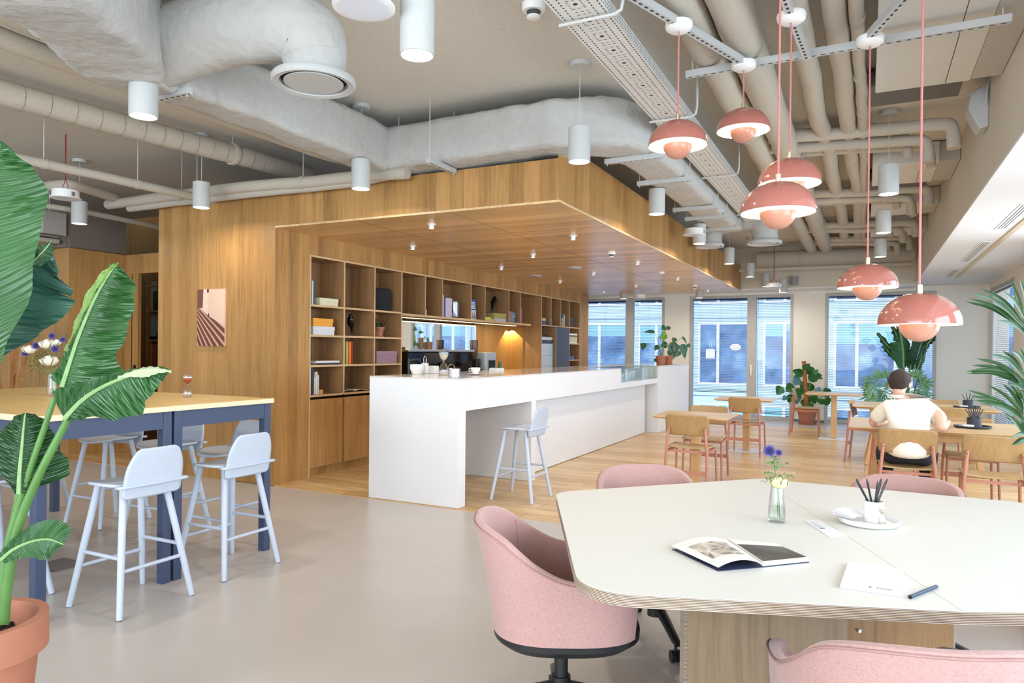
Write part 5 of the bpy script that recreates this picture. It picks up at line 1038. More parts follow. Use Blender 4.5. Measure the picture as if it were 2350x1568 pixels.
CREAMR = plain('cream_petals', (226, 220, 168), .6, .05, 60)
def stemleaf(parent, base, tip, mat, n=9, ln=.028, seed=0, nm='leafy_stem'):
    rr = random.Random(seed); base, tip = Vector(base), Vector(tip); mid = base.lerp(tip, .5)+Vector((rr.uniform(-.01, .01), 0, .012)); pts = spline([base, mid, tip], 12); m = MB(); m.tube(pts, .0012, 6)
    for i in range(n):
        p = pts[int(lerp(2, 12, i/(n-1)))]; a = rr.uniform(0, 2*PI); d = Vector((math.cos(a), math.sin(a), rr.uniform(-.1, .5))).normalized(); L_ = ln*rr.uniform(.7, 1.2); sd = d.cross(Vector((0, 0, 1))).normalized()*L_*.13
        q1_, q2_ = p+d*L_*.5+Vector((0, 0, .004)), p+d*L_-Vector((0, 0, L_*.35)); m.poly([p-sd*.3, q1_-sd, q2_, q1_+sd]) 
    return m.build(nm, mat, parent)
fl = thing('cut_flowers', 'blue thistle and cream rose standing in the glass bud vase', 'flowers', (v0.x, v0.y, ZT+.001)); X_ = _R
def cam_off(dx, dz, dy=0): return Vector((_R.x*dx, _R.y*dx, dz))+Vector((_f.x, _f.y, 0))*dy
m = MB(); m.tube(spline([(0.005, 0, .02), cam_off(.0, .1), cam_off(-.004, .17), cam_off(-.016, .262)], 14), .0022, 8); m.tube(spline([cam_off(-.004, .2), cam_off(.004, .235), cam_off(.012, .255)], 8), .0015, 6); m.build('stem', LG, fl, smooth=True)
m = MB(); m.tube(spline([(0.012, .004, .015), cam_off(.008, .08), cam_off(.002, .15)], 10), .0026, 8); m.build('stem', LG, fl, smooth=True)
thistle(fl, cam_off(-.030, .278), .029); thistle(fl, cam_off(.008, .271, .004), .0165); rose(fl, cam_off(.002, .163, -.012), .036, CREAMR, seed=3)
for i, (b, t) in enumerate(((cam_off(-.006, .17), cam_off(-.052, .185)), (cam_off(0, .17), cam_off(.05, .178)), (cam_off(-.006, .2), cam_off(-.05, .228)), (cam_off(-.004, .2), cam_off(.032, .225)), (cam_off(0, .165), cam_off(.04, .15)), (cam_off(-.004, .165), cam_off(-.045, .155)), (cam_off(-.01, .22), cam_off(-.016, .25)))): stemleaf(fl, b, t, LG2, seed=i+4, n=10)
# tray with cards, pencil pot, hourglass
t0 = onp(1993, 1202); ty = thing('round_tray', 'round white tray on the meeting table', 'tray', (t0.x, t0.y, ZT+.0005)); R_ = .108; m = MB(); m.lathe([(0, 0), (R_*.92, 0), (R_, .006), (R_+.002, .022), (R_-.002, .023), (R_-.006, .008), (0, .006)], n=56); m.build('tray_body', WC, ty, smooth=True)
def cam_at(base, dx, dy, z): return (base.x+_R.x*dx+_f.x*dy, base.y+_R.y*dx+_f.y*dy, z)
pp_ = cam_at(t0, .026, .012, ZT+.0072); pk = thing('pencil_pot', 'white cup full of black pencils on the round tray', 'pot', pp_); m = MB(); m.lathe([(0, 0), (.036, 0), (.0365, .08), (.033, .08), (.032, .006), (0, .006)], n=40); m.build('pot_body', WC, pk, smooth=True)
PENC = plain('black_pencil', (24, 25, 30), .35, .05); fan = [(-.072, .165, 0), (-.066, .168, .01), (-.03, .168, 0), (-.022, .165, .012), (.012, .162, -.006), (.03, .168, .004), (.037, .166, .012), (.048, .166, -.004), (.056, .168, .004)]
PN = ('leftmost of the black pencils in the white cup', 'second black pencil from the left in the white cup', 'third black pencil from the left in the white cup', 'fourth black pencil from the left in the white cup', 'fifth black pencil, nearly upright, in the white cup', 'sixth black pencil from the left in the white cup', 'seventh black pencil from the left in the white cup', 'second black pencil from the right in the white cup', 'rightmost of the black pencils in the white cup')
for (dx, z, dy), lb in zip(fan, PN):
    b = Vector((-_R.x*dx*.22, -_R.y*dx*.22, .008)); t = Vector((_R.x*dx+_f.x*dy, _R.y*dx+_f.y*dy, z)); e = thing('pencil', lb, 'pencil', (pp_[0]+b.x, pp_[1]+b.y, pp_[2]+b.z), 0, 'black pencils in the cup'); d = (t-b); L_ = d.length; d.normalize(); m = MB(); m.cyl((0, 0, 0), d*(L_-.016), .0037, n=6); m.build('shaft', PENC, e); m = MB(); m.cyl(d*(L_-.016), d*L_, .0037, .0006, n=6); m.build('tip', plain('pencil_tip', (40, 38, 40), .6), e)
hourglass('tiny clear hourglass with pale sand leaning on the pencil cup', cam_at(t0, .030, -.045, ZT+.0072), .42, CLEAR, plain('pale_sand', (226, 210, 190), .8))
for i in range(6):
    c = cam_at(t0, -.058-.010*(2.5-i)*1.1, .012+.004*i, ZT+.0245+.0012*i); e = thing('card', ('undermost', 'second', 'third', 'fourth', 'fifth', 'topmost')[i]+' folded white card of the fan on the round tray', 'card', c, math.radians(112-14*i), 'fanned white cards'); e.rotation_euler = (math.radians(14), 0, math.radians(112-14*i)); m = MB(); m.box(-.024, .024, -.02, .06, 0, .0008); m.build('leaf_sheet', plain('card_white', (226, 227, 230), .6, .01), e)
# leaflet, magazine, notepad, pen
c0 = [onp(*q) for q in ((1845, 1196), (1880, 1196), (1948, 1232), (1903, 1233))]; c_ = sum(c0, Vector())/4; e = thing('leaflet', 'narrow white leaflet with small print beside the round tray', 'leaflet', (c_.x, c_.y, ZT+.0005)); m = MB(); m.prism([(p.x-c_.x, p.y-c_.y) for p in c0], 0, .0015); m.build('sheet', plain('card_white', (226, 227, 230), .6, .01), e)
ex = (c0[3]-c0[0]).normalized(); ey = (c0[1]-c0[0]).normalized()
m = MB(); 
for k in range(5):
    o_ = (c0[0]-c_)+ex*(.035+.022*k)+ey*.012; m.bar(o_+Vector((0, 0, .0017)), o_+ey*(.012 if k < 4 else .02)+Vector((0, 0, .0017)), .004 if k < 4 else .012, .0002)
o_ = (c0[0]-c_)+ex*.03+ey*.03; m.bar(o_+Vector((0, 0, .0017)), o_+ex*.08+Vector((0, 0, .0017)), .0012, .0002); m.build('small_print', plain('print_grey', (90, 90, 96), .7), e)
bk_ = [onp(*q) for q in ((1542, 1262), (1648, 1312), (1750, 1300), (1857, 1292), (1780, 1258), (1640, 1232))]
b0, b1, bs0, b3, b4, b5 = bk_; sp0 = onp(1750, 1303); sp1 = onp(1668, 1247)
mg = thing('open_book', 'open photo book lying on the meeting table', 'book', (0, 0, 0)); 
def bil(a, b, c, d, u, v): return a.lerp(b, u).lerp(d.lerp(c, u), v)
up = Vector((0, 0, 1))
m = MB(); m.poly([q+up*.001 for q in (b0, b1, sp0, sp1)]); m.poly([q+up*.001 for q in (sp0, b3, b4, sp1)]); m.build('cover', plain('navy_cover', (48, 54, 84), .5), mg, solid=.0022)
m = MB(); fL = lambda u, v: bil(b0, b1, sp0, sp1, v, u)+up*(.004+.026*math.sin(PI*(u*.85+.08))**.8)
m.grid(fL, 20, 2); m.build('left_page', PAGE, mg, solid=.002); m = MB(); m.grid(lambda u, v: fL(.12+.7*u, .22+.56*v)+up*.0014, 20, 2)
s = NT('page_photo'); tc = s.n('TexCoord'); nz = s.n('TexNoise', i_Vector=tc.outputs['Object'], i_Scale=16.0, i_Detail=5.0, i_Distortion=1.5); PPH = s.bsdf(s.ramp(nz.outputs[0], [(.35, s2l((84, 76, 70))), (.48, s2l((170, 158, 142))), (.6, s2l((212, 206, 196)))]), .35)
s = NT('page_photo_dark'); tc = s.n('TexCoord'); nz = s.n('TexNoise', i_Vector=tc.outputs['Object'], i_Scale=10.0, i_Detail=4.0); PPD = s.bsdf(s.ramp(nz.outputs[0], [(.35, s2l((44, 42, 44))), (.6, s2l((96, 94, 92))), (.75, s2l((140, 140, 136)))]), .35)
m.build('printed_photo', PPH, mg)
m = MB(); A_, B_, C_, D_ = sp0, b3, b4, sp1; ins = lambda q: q.lerp((A_+B_+C_+D_)/4, .03); lo = [ins(q)+up*.003 for q in (A_, B_, C_, D_)]; hi = [ins(q)+up*.017 for q in (A_, B_, C_, D_)]
a_ = m._v(lo); b_ = m._v(hi); m.face(b_); m.face(a_[::-1])
for i in range(4): m.face([a_[i], a_[(i+1) % 4], b_[(i+1) % 4], b_[i]])
m.build('page_block', PAGE, mg); m = MB(); m.poly([q.lerp((A_+B_+C_+D_)/4, .06)+up*.0175 for q in (A_, B_, C_.lerp(B_, .25), D_.lerp(A_, .25))]); m.build('printed_photo', PPD, mg)
np_ = [onp(*q) for q in ((1928, 1350), (2068, 1371), (2074, 1314), (1947, 1296))]; c_ = sum(np_, Vector())/4; nd = thing('notepad', 'thick white notepad with small black lettering on the meeting table', 'notepad', (c_.x, c_.y, ZT+.0005)); m = MB(); m.prism([(q.x-c_.x, q.y-c_.y) for q in np_], 0, .010); m.build('paper_block', plain('card_white', (226, 227, 230), .6, .01), nd, bevel=.0005)
ex = (np_[1]-np_[0]).normalized(); an = math.atan2(ex.y, ex.x); tp = (np_[0].lerp(np_[1], .72)-c_)+(np_[3]-np_[0]).normalized()*.012
text_mesh('lettering', 'SPACES', .0125, PENC, Matrix.Translation((tp.x, tp.y, .0102))@Matrix.Rotation(an, 4, 'Z'), nd, .0001); m = MB(); q = tp-ex*.034; m.lathe([(0, .0004), (.0038, .0004), (.0038, 0)], (q.x, q.y+.004, .0102), 16); m.build('logo_dot', PENC, nd)
a, b = onp(2089, 1375), onp(2153, 1349); d = (b-a).normalized(); pn = thing('pen', 'dark blue marker pen lying right of the notepad', 'pen', (a.x, a.y, ZT+.0055)); PB = plain('pen_blue', (44, 66, 92), .3, .03); L_ = (b-a).length; m = MB(); m.cyl((0, 0, 0), d*(L_-.012), .005, n=14); m.build('barrel', PB, pn, smooth=True); m = MB(); m.cyl(d*(L_-.012), d*L_, .0042, .001, n=12); m.build('nib', BLACK, pn, smooth=True); m = MB(); m.cyl(-d*.002, d*.002, .0054, n=14); m.build('end_cap', BLACK, pn, smooth=True)
# pen trays on the long tables
for px, py, sc, lb, npn in ((2232, 982, 1.0, 'on the near long table', 8), (2219, 936, 1.0, 'on the further long table', 4)):
    c = at(px, py, z=.75); e = thing('pen_tray', 'dark round tray '+lb, 'tray', (c.x, c.y, .7505)); m = MB(); m.lathe([(0, 0), (.13, 0), (.145, .006), (.147, .02), (.142, .02), (.138, .008), (0, .006)], n=44); m.build('tray_body', plain('dark_slate_tray', (50, 54, 64), .5, .03), e, smooth=True)
    q = cam_at(c, .015, .0, .7575); e = thing('pen_cup', 'dark cup of black pens '+lb, 'cup', q); m = MB(); m.lathe([(0, 0), (.058, 0), (.058, .085), (.053, .085), (.052, .006), (0, .006)], n=32); m.build('cup_body', plain('dark_slate_tray', (50, 54, 64), .5, .03), e, smooth=True)
    for i in range(npn):
        t = (i/(npn-1)-.5); dx = t*.16; b = Vector((-_R.x*dx*.2, -_R.y*dx*.2, .008)); t_ = Vector((_R.x*dx, _R.y*dx, .19-.3*abs(t)*.2)); m = MB(); m.cyl((0, 0, 0), t_-b, .006, .004, n=8); o = m.build('pencil', PENC); o.location = Vector(q)+b
        tag(o, '%s black pen in the dark cup %s' % (('first', 'second', 'third', 'fourth', 'fifth', 'sixth', 'seventh', 'eighth')[i], lb), 'pen', 'black pens '+lb)
    q = cam_at(c, -.06, -.01, .758); m = MB(); m.box(-.05, .05, -.035, .035, 0, .022); o = m.build('note_stack', WHITE); o.location = q; o.rotation_euler.z = .4; tag(o, 'small white stack of paper in the dark tray '+lb, 'paper')
# ================================================================ plants
def leafmat(name, rgb, vein=0.0, rough=.3, sc=9):
    if name in MATS: return MATS[name]
    s = NT(name); c = s2l(rgb); tc = s.n('TexCoord'); uv = s.n('SeparateXYZ', i_Vector=tc.outputs['UV'])
    nz = s.n('TexNoise', i_Vector=tc.outputs['Object'], i_Scale=float(sc), i_Detail=3.0)
    col = s.ramp(nz.outputs[0], [(.3, tuple(v*.75 for v in c)), (.7, tuple(min(1, v*1.25) for v in c))])
    w_ = s.math('SINE', s.math('ADD', s.math('MULTIPLY', uv.outputs[0], 260.0), s.math('MULTIPLY', s.math('ABSOLUTE', uv.outputs[1]), -14.0)))
    if vein: col = s.mix(s.math('MULTIPLY', s.math('GREATER_THAN', w_, .8), vein), col, tuple(min(1, v*.62) for v in c))
    s.bsdf(col, rough, w_ if vein else None, .35, .004, Subsurface_Weight=0.0); b = [n for n in s.t.nodes if n.type == 'BSDF_PRINCIPLED'][0]
    tr = s.n('BsdfTranslucent', i_Color=(*[min(1, v*1.3) for v in c], 1)); mx = s.n('MixShader', i_0=.12, i_1=b.outputs[0], i_2=tr.outputs[0]); s.t.links.new(mx.outputs[0], s.o.inputs[0]); MATS[name] = s.m; return s.m
BAN = leafmat('strelitzia_leaf', (46, 92, 46), .4, .3, 5); BAN2 = leafmat('strelitzia_leaf_teal', (54, 96, 80), .35, .32, 5); BAND_ = leafmat('strelitzia_leaf_dark', (36, 74, 38), .4, .28, 5); RIB = plain('leaf_midrib', (134, 166, 110), .4, .1, 30); STM = plain('strelitzia_stalk', (80, 122, 58), .4, .12, 12)
EDGEB = plain('leaf_edge_dry', (196, 186, 150), .6, .1)
def leaf(parent, mid, wl, wr, side, mat, fold=.12, ripple=.012, freq=30, n=48, m_=8, rib=.004, name='leaf', notch=(), sag=0.0, ribmat=None):
    """mid: points along the midrib; wl / wr: half widths (left, right) along it; side: direction of the right half"""
    P_ = spline(mid, n); side = Vector(side); mb = MB(); uvl = mb.b.loops.layers.uv.new('UVMap'); g = []
    for i in range(n+1):
        t = i/n; T = (P_[min(i+1, n)]-P_[max(i-1, 0)]).normalized(); S = (side-T*side.dot(T)).normalized(); N = T.cross(S); row = []
        for j in range(-m_, m_+1):
            v = j/m_; w_ = pw(wr, t) if v > 0 else pw(wl, t)
            for (nt_, ns, nd) in notch:
                if (v > 0) == (ns > 0) and abs(v) > .15: w_ *= 1-nd*max(0, 1-abs(t-nt_)/.02)
            a = abs(v); q = P_[i]+S*v*w_+N*(fold*a*w_+ripple*math.sin(freq*t*6.28)*a*(1.25-a)*1.6+.5*ripple*math.sin(freq*.23*t*6.28+v*2)*a*2)+T*w_*.18*a*a; q.z -= sag*a*a*w_
            row.append((mb.b.verts.new(q), t, v))
        g.append(row)
    for a, b in zip(g, g[1:]):
        for k in range(2*m_):
            f = mb.face([a[k][0], b[k][0], b[k+1][0], a[k+1][0]])
            if f:
                for lp, src in zip(f.loops, (a[k], b[k], b[k+1], a[k+1])): lp[uvl].uv = (src[1], src[2])
    bmesh.ops.remove_doubles(mb.b, verts=mb.b.verts[:], dist=1e-6)
    o = mb.build(name, mat, parent, smooth=True)
    if rib: mb = MB(); mb.tube([p_ for p_ in P_[::4]], [lerp(rib, rib*.3, i/(len(P_[::4])-1)) for i in range(len(P_[::4]))], 6); mb.build('midrib', ribmat or RIB, o, smooth=True)
    return o
def S_(a, b, c=0): return _R*a+_U*b+_f*c
def path(pts, d, rel):        # px, py (, depth offset)
    return [at(q[0], q[1], d=d+(q[2] if len(q) > 2 else 0))-rel for q in pts]
def W(tab, d): return [(t, w_*d/FPX) for t, w_ in tab]
# big strelitzia at the left edge
D0 = 2.25; base = at(-62, 1430, d=D0); rel = Vector((base.x, base.y, 0))
np_ = thing('potted_plant', 'large strelitzia in a terracotta pot at the left edge, nearest the viewer', 'plant', rel)
pot(np_, .135, .188, .54, TERRA, .016)
m = MB(); m.lathe([(0, .47), (.175, .465)], n=30)
rr = random.Random(3)
for i in range(260): a = rr.uniform(0, 2*PI); q = rr.uniform(0, .165); m.ell((q*math.cos(a), q*math.sin(a), .468), rr.uniform(.004, .011), rr.uniform(.004, .011), rr.uniform(.004, .012), 6, 4)
so = m.build('soil', SOIL, np_); so['kind'] = 'stuff'
def stalk(pts, r, d=D0, parent=np_, rl=None, mat=STM): m = MB(); pp = spline(path(pts, d, rel if rl is None else rl), 20); m.tube(pp, [lerp(r[0], r[1], i/20) for i in range(21)], 10); return m.build('stalk', mat, parent, smooth=True)
stalk([(-2, 1430), (2, 1380), (20, 1250), (62, 1100), (125, 915)], (.022, .008)); stalk([(6, 1430), (14, 1360), (35, 1230), (85, 1100), (165, 945)], (.019, .011)); stalk([(-30, 1430), (-50, 1200), (-60, 900)], (.022, .014)); stalk([(-12, 1420), (-8, 1350), (10, 1290), (20, 1275)], (.013, .008)); stalk([(-6, 1420), (10, 1300), (30, 1200), (43, 1134)], (.015, .009))
leaf(np_, path([(-60, 905), (-52, 760), (-48, 560), (-30, 400), (-4, 322)], D0-.05, rel), W([(0, 30), (.3, 90), (1, 10)], D0), W([(0, 15), (.15, 50), (.38, 105), (.66, 122), (.84, 80), (.95, 34), (1, 6)], D0), S_(1, 0, .25), BAN, fold=.1, ripple=.006, freq=26, rib=.01)
leaf(np_, path([(-60, 850), (-30, 760), (0, 697), (32, 634), (70, 590), (112, 566)], D0+.1, rel), W([(0, 20), (.4, 40), (.8, 22), (1, 3)], D0), W([(0, 35), (.25, 110), (.5, 150), (.72, 128), (.9, 66), (1, 6)], D0), S_(.82, -.55, .2), BAN2, fold=-.08, ripple=.007, freq=22, rib=.009, notch=((.62, 1, .35),))
leaf(np_, path([(38, 636), (70, 606), (104, 572), (118, 552)], D0+.02, rel), W([(0, 4), (.5, 14), (1, 2)], D0), W([(0, 6), (.5, 20), (1, 2)], D0), S_(.7, -.7, .5), BAND_, fold=.4, ripple=.002, rib=.003)
leaf(np_, path([(143, 888), (160, 835), (182, 770), (216, 690), (250, 630), (271, 603)], D0-.04, rel), W([(0, 44), (.1, 40), (.25, 24), (.6, 20), (.9, 12), (1, 2)], D0), W([(0, 60), (.06, 116), (.16, 122), (.28, 98), (.34, 96), (.5, 96), (.75, 74), (.92, 34), (1, 3)], D0), S_(1, -.12, -.25), BAN, fold=.22, ripple=.008, freq=20, rib=.008, sag=.0)
leaf(np_, path([(152, 806), (182, 740), (216, 672), (250, 622), (270, 604)], D0-.10, rel), W([(0, 4), (.5, 12), (1, 2)], D0), W([(0, 5), (.3, 24), (.7, 26), (1, 4)], D0), S_(.8, -.4, -.5), leafmat('strelitzia_underside', (112, 146, 66), .5, .3, 7), fold=-.5, ripple=.003, freq=20, rib=0)
leaf(np_, path([(148, 962), (190, 918), (240, 886), (300, 862), (350, 852), (394, 850)], D0-.08, rel), W([(0, 78), (.1, 70), (.3, 30), (.6, 12), (.85, 9), (1, 2)], D0), W([(0, 10), (.12, 45), (.32, 84), (.52, 92), (.7, 62), (.88, 22), (1, 3)], D0), S_(.28, -.95, -.3), BAN, fold=.1, ripple=.009, freq=15, rib=.008)
leaf(np_, path([(270, 866), (310, 852), (350, 846), (393, 852)], D0-.11, rel), W([(0, 3), (.5, 8), (1, 2)], D0), W([(0, 4), (.5, 16), (1, 3)], D0), S_(.1, -.9, -.6), leafmat('strelitzia_pale_fold', (176, 190, 150), .3, .3, 7), fold=.5, ripple=.002, rib=0)
leaf(np_, path([(43, 1134), (45, 1085), (50, 1030), (54, 985), (58, 948)], D0-.02, rel), W([(0, 8), (.25, 44), (.6, 46), (.9, 22), (1, 2)], D0), W([(0, 30), (.1, 96), (.25, 92), (.5, 64), (.8, 46), (.95, 20), (1, 3)], D0), S_(1, -.1, .5), BAND_, fold=.25, ripple=.007, freq=14, rib=.007)
leaf(np_, path([(2, 1286), (30, 1262), (70, 1244), (110, 1238), (146, 1250)], D0-.05, rel), W([(0, 18), (.35, 34), (.7, 44), (.92, 36), (1, 8)], D0), W([(0, 12), (.3, 28), (.6, 46), (.82, 40), (.93, 12), (1, 2)], D0), S_(0, -1, -.3), BAN, fold=.22, ripple=.005, freq=9, rib=.006)
# flower bouquet on the bar table
vb = at(120, 908, z=1.061); fl = thing('flower_bouquet', 'bunch of cream roses and blue thistles on the bar table behind the leaves', 'flowers', (vb.x, vb.y, 1.061)); dv_ = (vb-CAM).dot(_f)
gv = thing('glass_vase', 'small glass vase holding the rose and thistle bunch', 'vase', (vb.x, vb.y, 1.0605)); m = MB(); m.lathe([(0, 0), (.035, 0), (.037, .01), (.03, .1), (.026, .15), (.0285, .15), (.033, .1), (.034, .012), (0, .008)], n=28); m.build('glass_body', MATS['vase_glass'], gv, smooth=True)
m = MB()
for a in range(7): m.tube(spline([(rr.uniform(-.02, .02), rr.uniform(-.015, .015), .012), (0, 0, .14), at(rr.uniform(75, 145), rr.uniform(810, 850), d=dv_)-vb], 8), .0022, 5)
m.build('stems', LG, fl)
CRW = plain('white_petals', (226, 224, 206), .6, .04, 60)
for i, (px, py, r) in enumerate(((68, 800, 13), (109, 787, 15), (113, 825, 16), (130, 784, 9))): rose(fl, at(px, py, d=dv_-.03)-vb, r*dv_/FPX*1.15, CRW, seed=i)
for px, py, r in ((58, 811, 9), (83, 793, 10), (119, 771, 9), (126, 801, 10), (144, 780, 8), (93, 788, 6)): thistle(fl, at(px, py, d=dv_-.04)-vb, r*dv_/FPX)
m = MB()
for i in range(420):
    px, py = rr.gauss(100, 19), rr.gauss(826, 15); c = at(px, py, d=dv_+rr.uniform(-.04, .05))-vb; d = Vector((rr.uniform(-1, 1), rr.uniform(-1, 1), rr.uniform(-.6, 1))).normalized()*.017; sd = d.orthogonal().normalized()*.005; m.poly([c, c+d*.5+sd, c+d, c+d*.5-sd])
gg = m.build('greenery', plain('olive_greenery', (112, 112, 56), .7, .3, 40), fl); gg['kind'] = 'stuff'
# three-legged wooden branch stand at the far left
bs = at(28, 1040, z=0); bs = at(25, 890, y=4.75); e = thing('branch_stand', 'tall stand of crossed wooden branches behind the bar tables at the left', 'coat stand', (bs.x, 4.75, 0)); BR = wood('branch_oak', (186, 132, 82), 'Z', 'X', 0, .1, .5, .8, .7)
for (a, b) in (((22, 1040), (62, 735)), ((20, 1040), (28, 735)), ((15, 1040), (-20, 740)), ((5, 1040), (40, 740)), ((28, 900), (70, 780)), ((-15, 1040), (-5, 740))):
    q0, q1 = at(*a, y=4.75), at(*b, y=4.75+rr.uniform(-.1, .1)); q0.z = max(q0.z, .0); m = MB(); r0 = Vector((bs.x, 4.75, 0)); m.bar(q0-r0, q1-r0, .045, .045, (0, 1, 0)); m.build('branch', BR, e)
# arrow-leaf plants on the counter block
ARR = leafmat('alocasia_leaf', (42, 92, 50), 0, .3, 12); ARL = leafmat('alocasia_young', (104, 164, 40), 0, .35, 12); ART = leafmat('alocasia_bluish', (64, 116, 98), 0, .35, 12)
def simple_leaf(parent, b, t, w_, mat, d, rl, side=None, fold=.3, name='leaf', rib=.0022, dd=0.0):
    b, t = at(b[0], b[1], d=d)-rl, at(t[0], t[1], d=d+dd)-rl; T = (t-b).normalized(); mid = (b+t)/2+Vector((0, 0, .06*(t-b).length)); sd = side or T.cross(_f)
    ww = w_*d/FPX; return leaf(parent, [b, mid, t], [(0, ww*.5), (.12, ww*.95), (.35, ww), (.7, ww*.55), (1, .001)], [(0, ww*.5), (.12, ww*.95), (.35, ww), (.7, ww*.55), (1, .001)], sd, mat, fold, .0, 1, 14, 3, rib, name)
for k, (px, lbl, lv) in enumerate(((1516, 'arrow-leaved plant in the left terracotta pot on the counter block', [((1478, 787), (1474, 805), 7, ARR), ((1502, 762), (1477, 763), 4, ARR), ((1530, 768), (1513, 778), 9, ARL), ((1511, 792), (1503, 805), 6, ARR), ((1532, 790), (1516, 796), 8, ARR), ((1528, 750), (1518, 757), 7, ARR), ((1529, 754), (1540, 753), 5, ARR), ((1512, 828), (1499, 827), 6, ARR)]),
                                   (1534, 'arrow-leaved plant in the right terracotta pot on the counter block', [((1543, 785), (1546, 826), 12, ARR), ((1552, 790), (1550, 812), 9, ARR), ((1566, 790), (1572, 825), 9, ART), ((1578, 797), (1582, 788), 5, ART), ((1560, 806), (1550, 820), 7, ARR), ((1566, 773), (1576, 790), 3, ART), ((1548, 775), (1545, 790), 6, ARR), ((1540, 808), (1532, 814), 7, ARR)]))):
    b = at(px, 838, z=CT+.005); b.x = -3.36; b = Vector((b.x, at(px, 838, x=b.x).y, CT+.0045)); e = thing('potted_plant', lbl, 'plant', b); dd = (b-CAM).dot(_f); pot(e, .062, .095-.008*k, .165, TERRA, .005, saucer=.082)
    m = MB()
    for (l0, l1, w_, mt_) in lv:
        q = at(l0[0], l0[1], d=dd)-b; m.tube(spline([(rr.uniform(-.03, .03), rr.uniform(-.03, .03), .12), Vector((q.x*.5, q.y*.5, .15+(q.z-.12)*.6)), q], 8), .004, 6)
    m.build('stalks', LG, e, smooth=True)
    for (l0, l1, w_, mt_) in lv: simple_leaf(e, l0, l1, w_, mt_, dd, b, dd=rr.uniform(-.05, .05))
# monstera by the far wall
b = at(1852, 974, z=0); b.y -= .02; e = thing('potted_plant', 'monstera with a moss pole in a terracotta pot between the second and third window', 'plant', b); e['label'] = 'monstera on a moss pole in a terracotta pot by the far wall'; dd = (b-CAM).dot(_f); pot(e, .13, .185, .30, TERRA, .012, saucer=.165)
m = MB(); m.cyl((0, 0, .22), (-.07, 0, 1.24), .038, n=12); m.build('moss_pole', plain('coir_pole', (172, 104, 52), .9, .35, 70, 1), e)
MON = leafmat('monstera_leaf', (44, 104, 40), 0, .32, 10); MOT = leafmat('monstera_leaf_teal', (84, 140, 146), 0, .3, 10); m = MB()
ml = [((1842, 862), (1818, 850), 10), ((1850, 856), (1870, 846), 11), ((1846, 850), (1858, 834), 9), ((1855, 870), (1888, 862), 12), ((1862, 866), (1890, 870), 6), ((1835, 868), (1820, 885), 13), ((1848, 878), (1842, 900), 14), ((1822, 886), (1803, 900), 13), ((1794, 888), (1783, 908), 12), ((1806, 910), (1796, 920), 7), ((1815, 905), (1810, 926), 10), ((1862, 880), (1850, 905), 12), ((1872, 892), (1885, 905), 8), ((1890, 908), (1908, 896), 12), ((1862, 905), (1872, 928), 11), ((1880, 915), (1885, 930), 10), ((1895, 915), (1900, 932), 12), ((1830, 905), (1828, 930), 10), ((1850, 915), (1846, 940), 12), ((1836, 890), (1830, 915), 12), ((1856, 925), (1862, 945), 9), ((1866, 850), (1872, 862), 10)]
for i, (l0, l1, w_) in enumerate(ml):
    q = at(l0[0], l0[1], d=dd)-b; m.tube(spline([(rr.uniform(-.05, .05), rr.uniform(-.05, .05), .25), Vector((q.x*.4, q.y*.4, .3+(q.z-.3)*.6)), q], 8), .006, 5)
m.build('stalks', LG, e)
for i, (l0, l1, w_) in enumerate(ml): 
    o = simple_leaf(e, l0, l1, w_, MOT if i in (5, 9, 12, 17) else MON, dd+rr.uniform(-.15, .15), b, dd=rr.uniform(-.1, .1), fold=.15)
# strelitzia and philodendron by the third window
b = Vector((at(2082, 880, y=13.9).x, 13.9, 0)); e = thing('potted_plant', 'tall strelitzia in front of the third window behind the seated man', 'plant', b); dd = (b-CAM).dot(_f); pot(e, .15, .2, .36, TERRA, .012)
TR = [([(2076, 880), (2074, 845), (2073, 800), (2068, 765)], 33, 22, BAN), ([(2088, 890), (2098, 845), (2112, 795), (2128, 758)], 24, 27, BAND_), ([(2076, 850), (2052, 812), (2030, 785), (2013, 764)], 8, 9, BAND_), ([(2074, 850), (2052, 822), (2036, 804), (2024, 794)], 7, 7, BAND_), ([(2070, 850), (2062, 790), (2056, 765), (2047, 748)], 9, 9, BAND_), ([(2072, 850), (2068, 780), (2064, 760), (2060, 746)], 9, 8, BAN), ([(2090, 880), (2104, 850), (2112, 830), (2116, 806)], 14, 12, BAN2), ([(2082, 880), (2088, 850), (2092, 835), (2098, 815)], 12, 16, BAN), ([(2118, 800), (2128, 790), (2140, 776), (2146, 770)], 8, 12, BAND_)]
for pts, l_, r_, mt_ in TR:
    P3 = path(pts, dd, b); leaf(e, P3[1:] if len(P3) > 3 else P3, W([(0, l_*.4), (.25, l_), (.6, l_), (.9, l_*.5), (1, .5)], dd), W([(0, r_*.4), (.25, r_), (.6, r_), (.9, r_*.5), (1, .5)], dd), S_(1, 0, .3), mt_, .12, .012, 12, 30, 5, .012, notch=((.45, 1, .4), (.7, -1, .4)))
    m = MB(); m.tube(spline([(rr.uniform(-.04, .04), rr.uniform(-.04, .04), .3), Vector((P3[0].x*.6, 0, .9)), P3[1]], 10), .014, 6); m.build('stalk', STM, e)
b = Vector((at(2068, 900, y=13.2).x, 13.2, 0)); e = thing('potted_plant', 'bushy finger-leaved philodendron around the seated man', 'plant', b); dd = (b-CAM).dot(_f); pot(e, .15, .2, .34, TERRA, .012); PHL = leafmat('philodendron_leaf', (78, 122, 50), 0, .35, 10); PHT = leafmat('philodendron_teal', (84, 142, 128), 0, .35, 10)
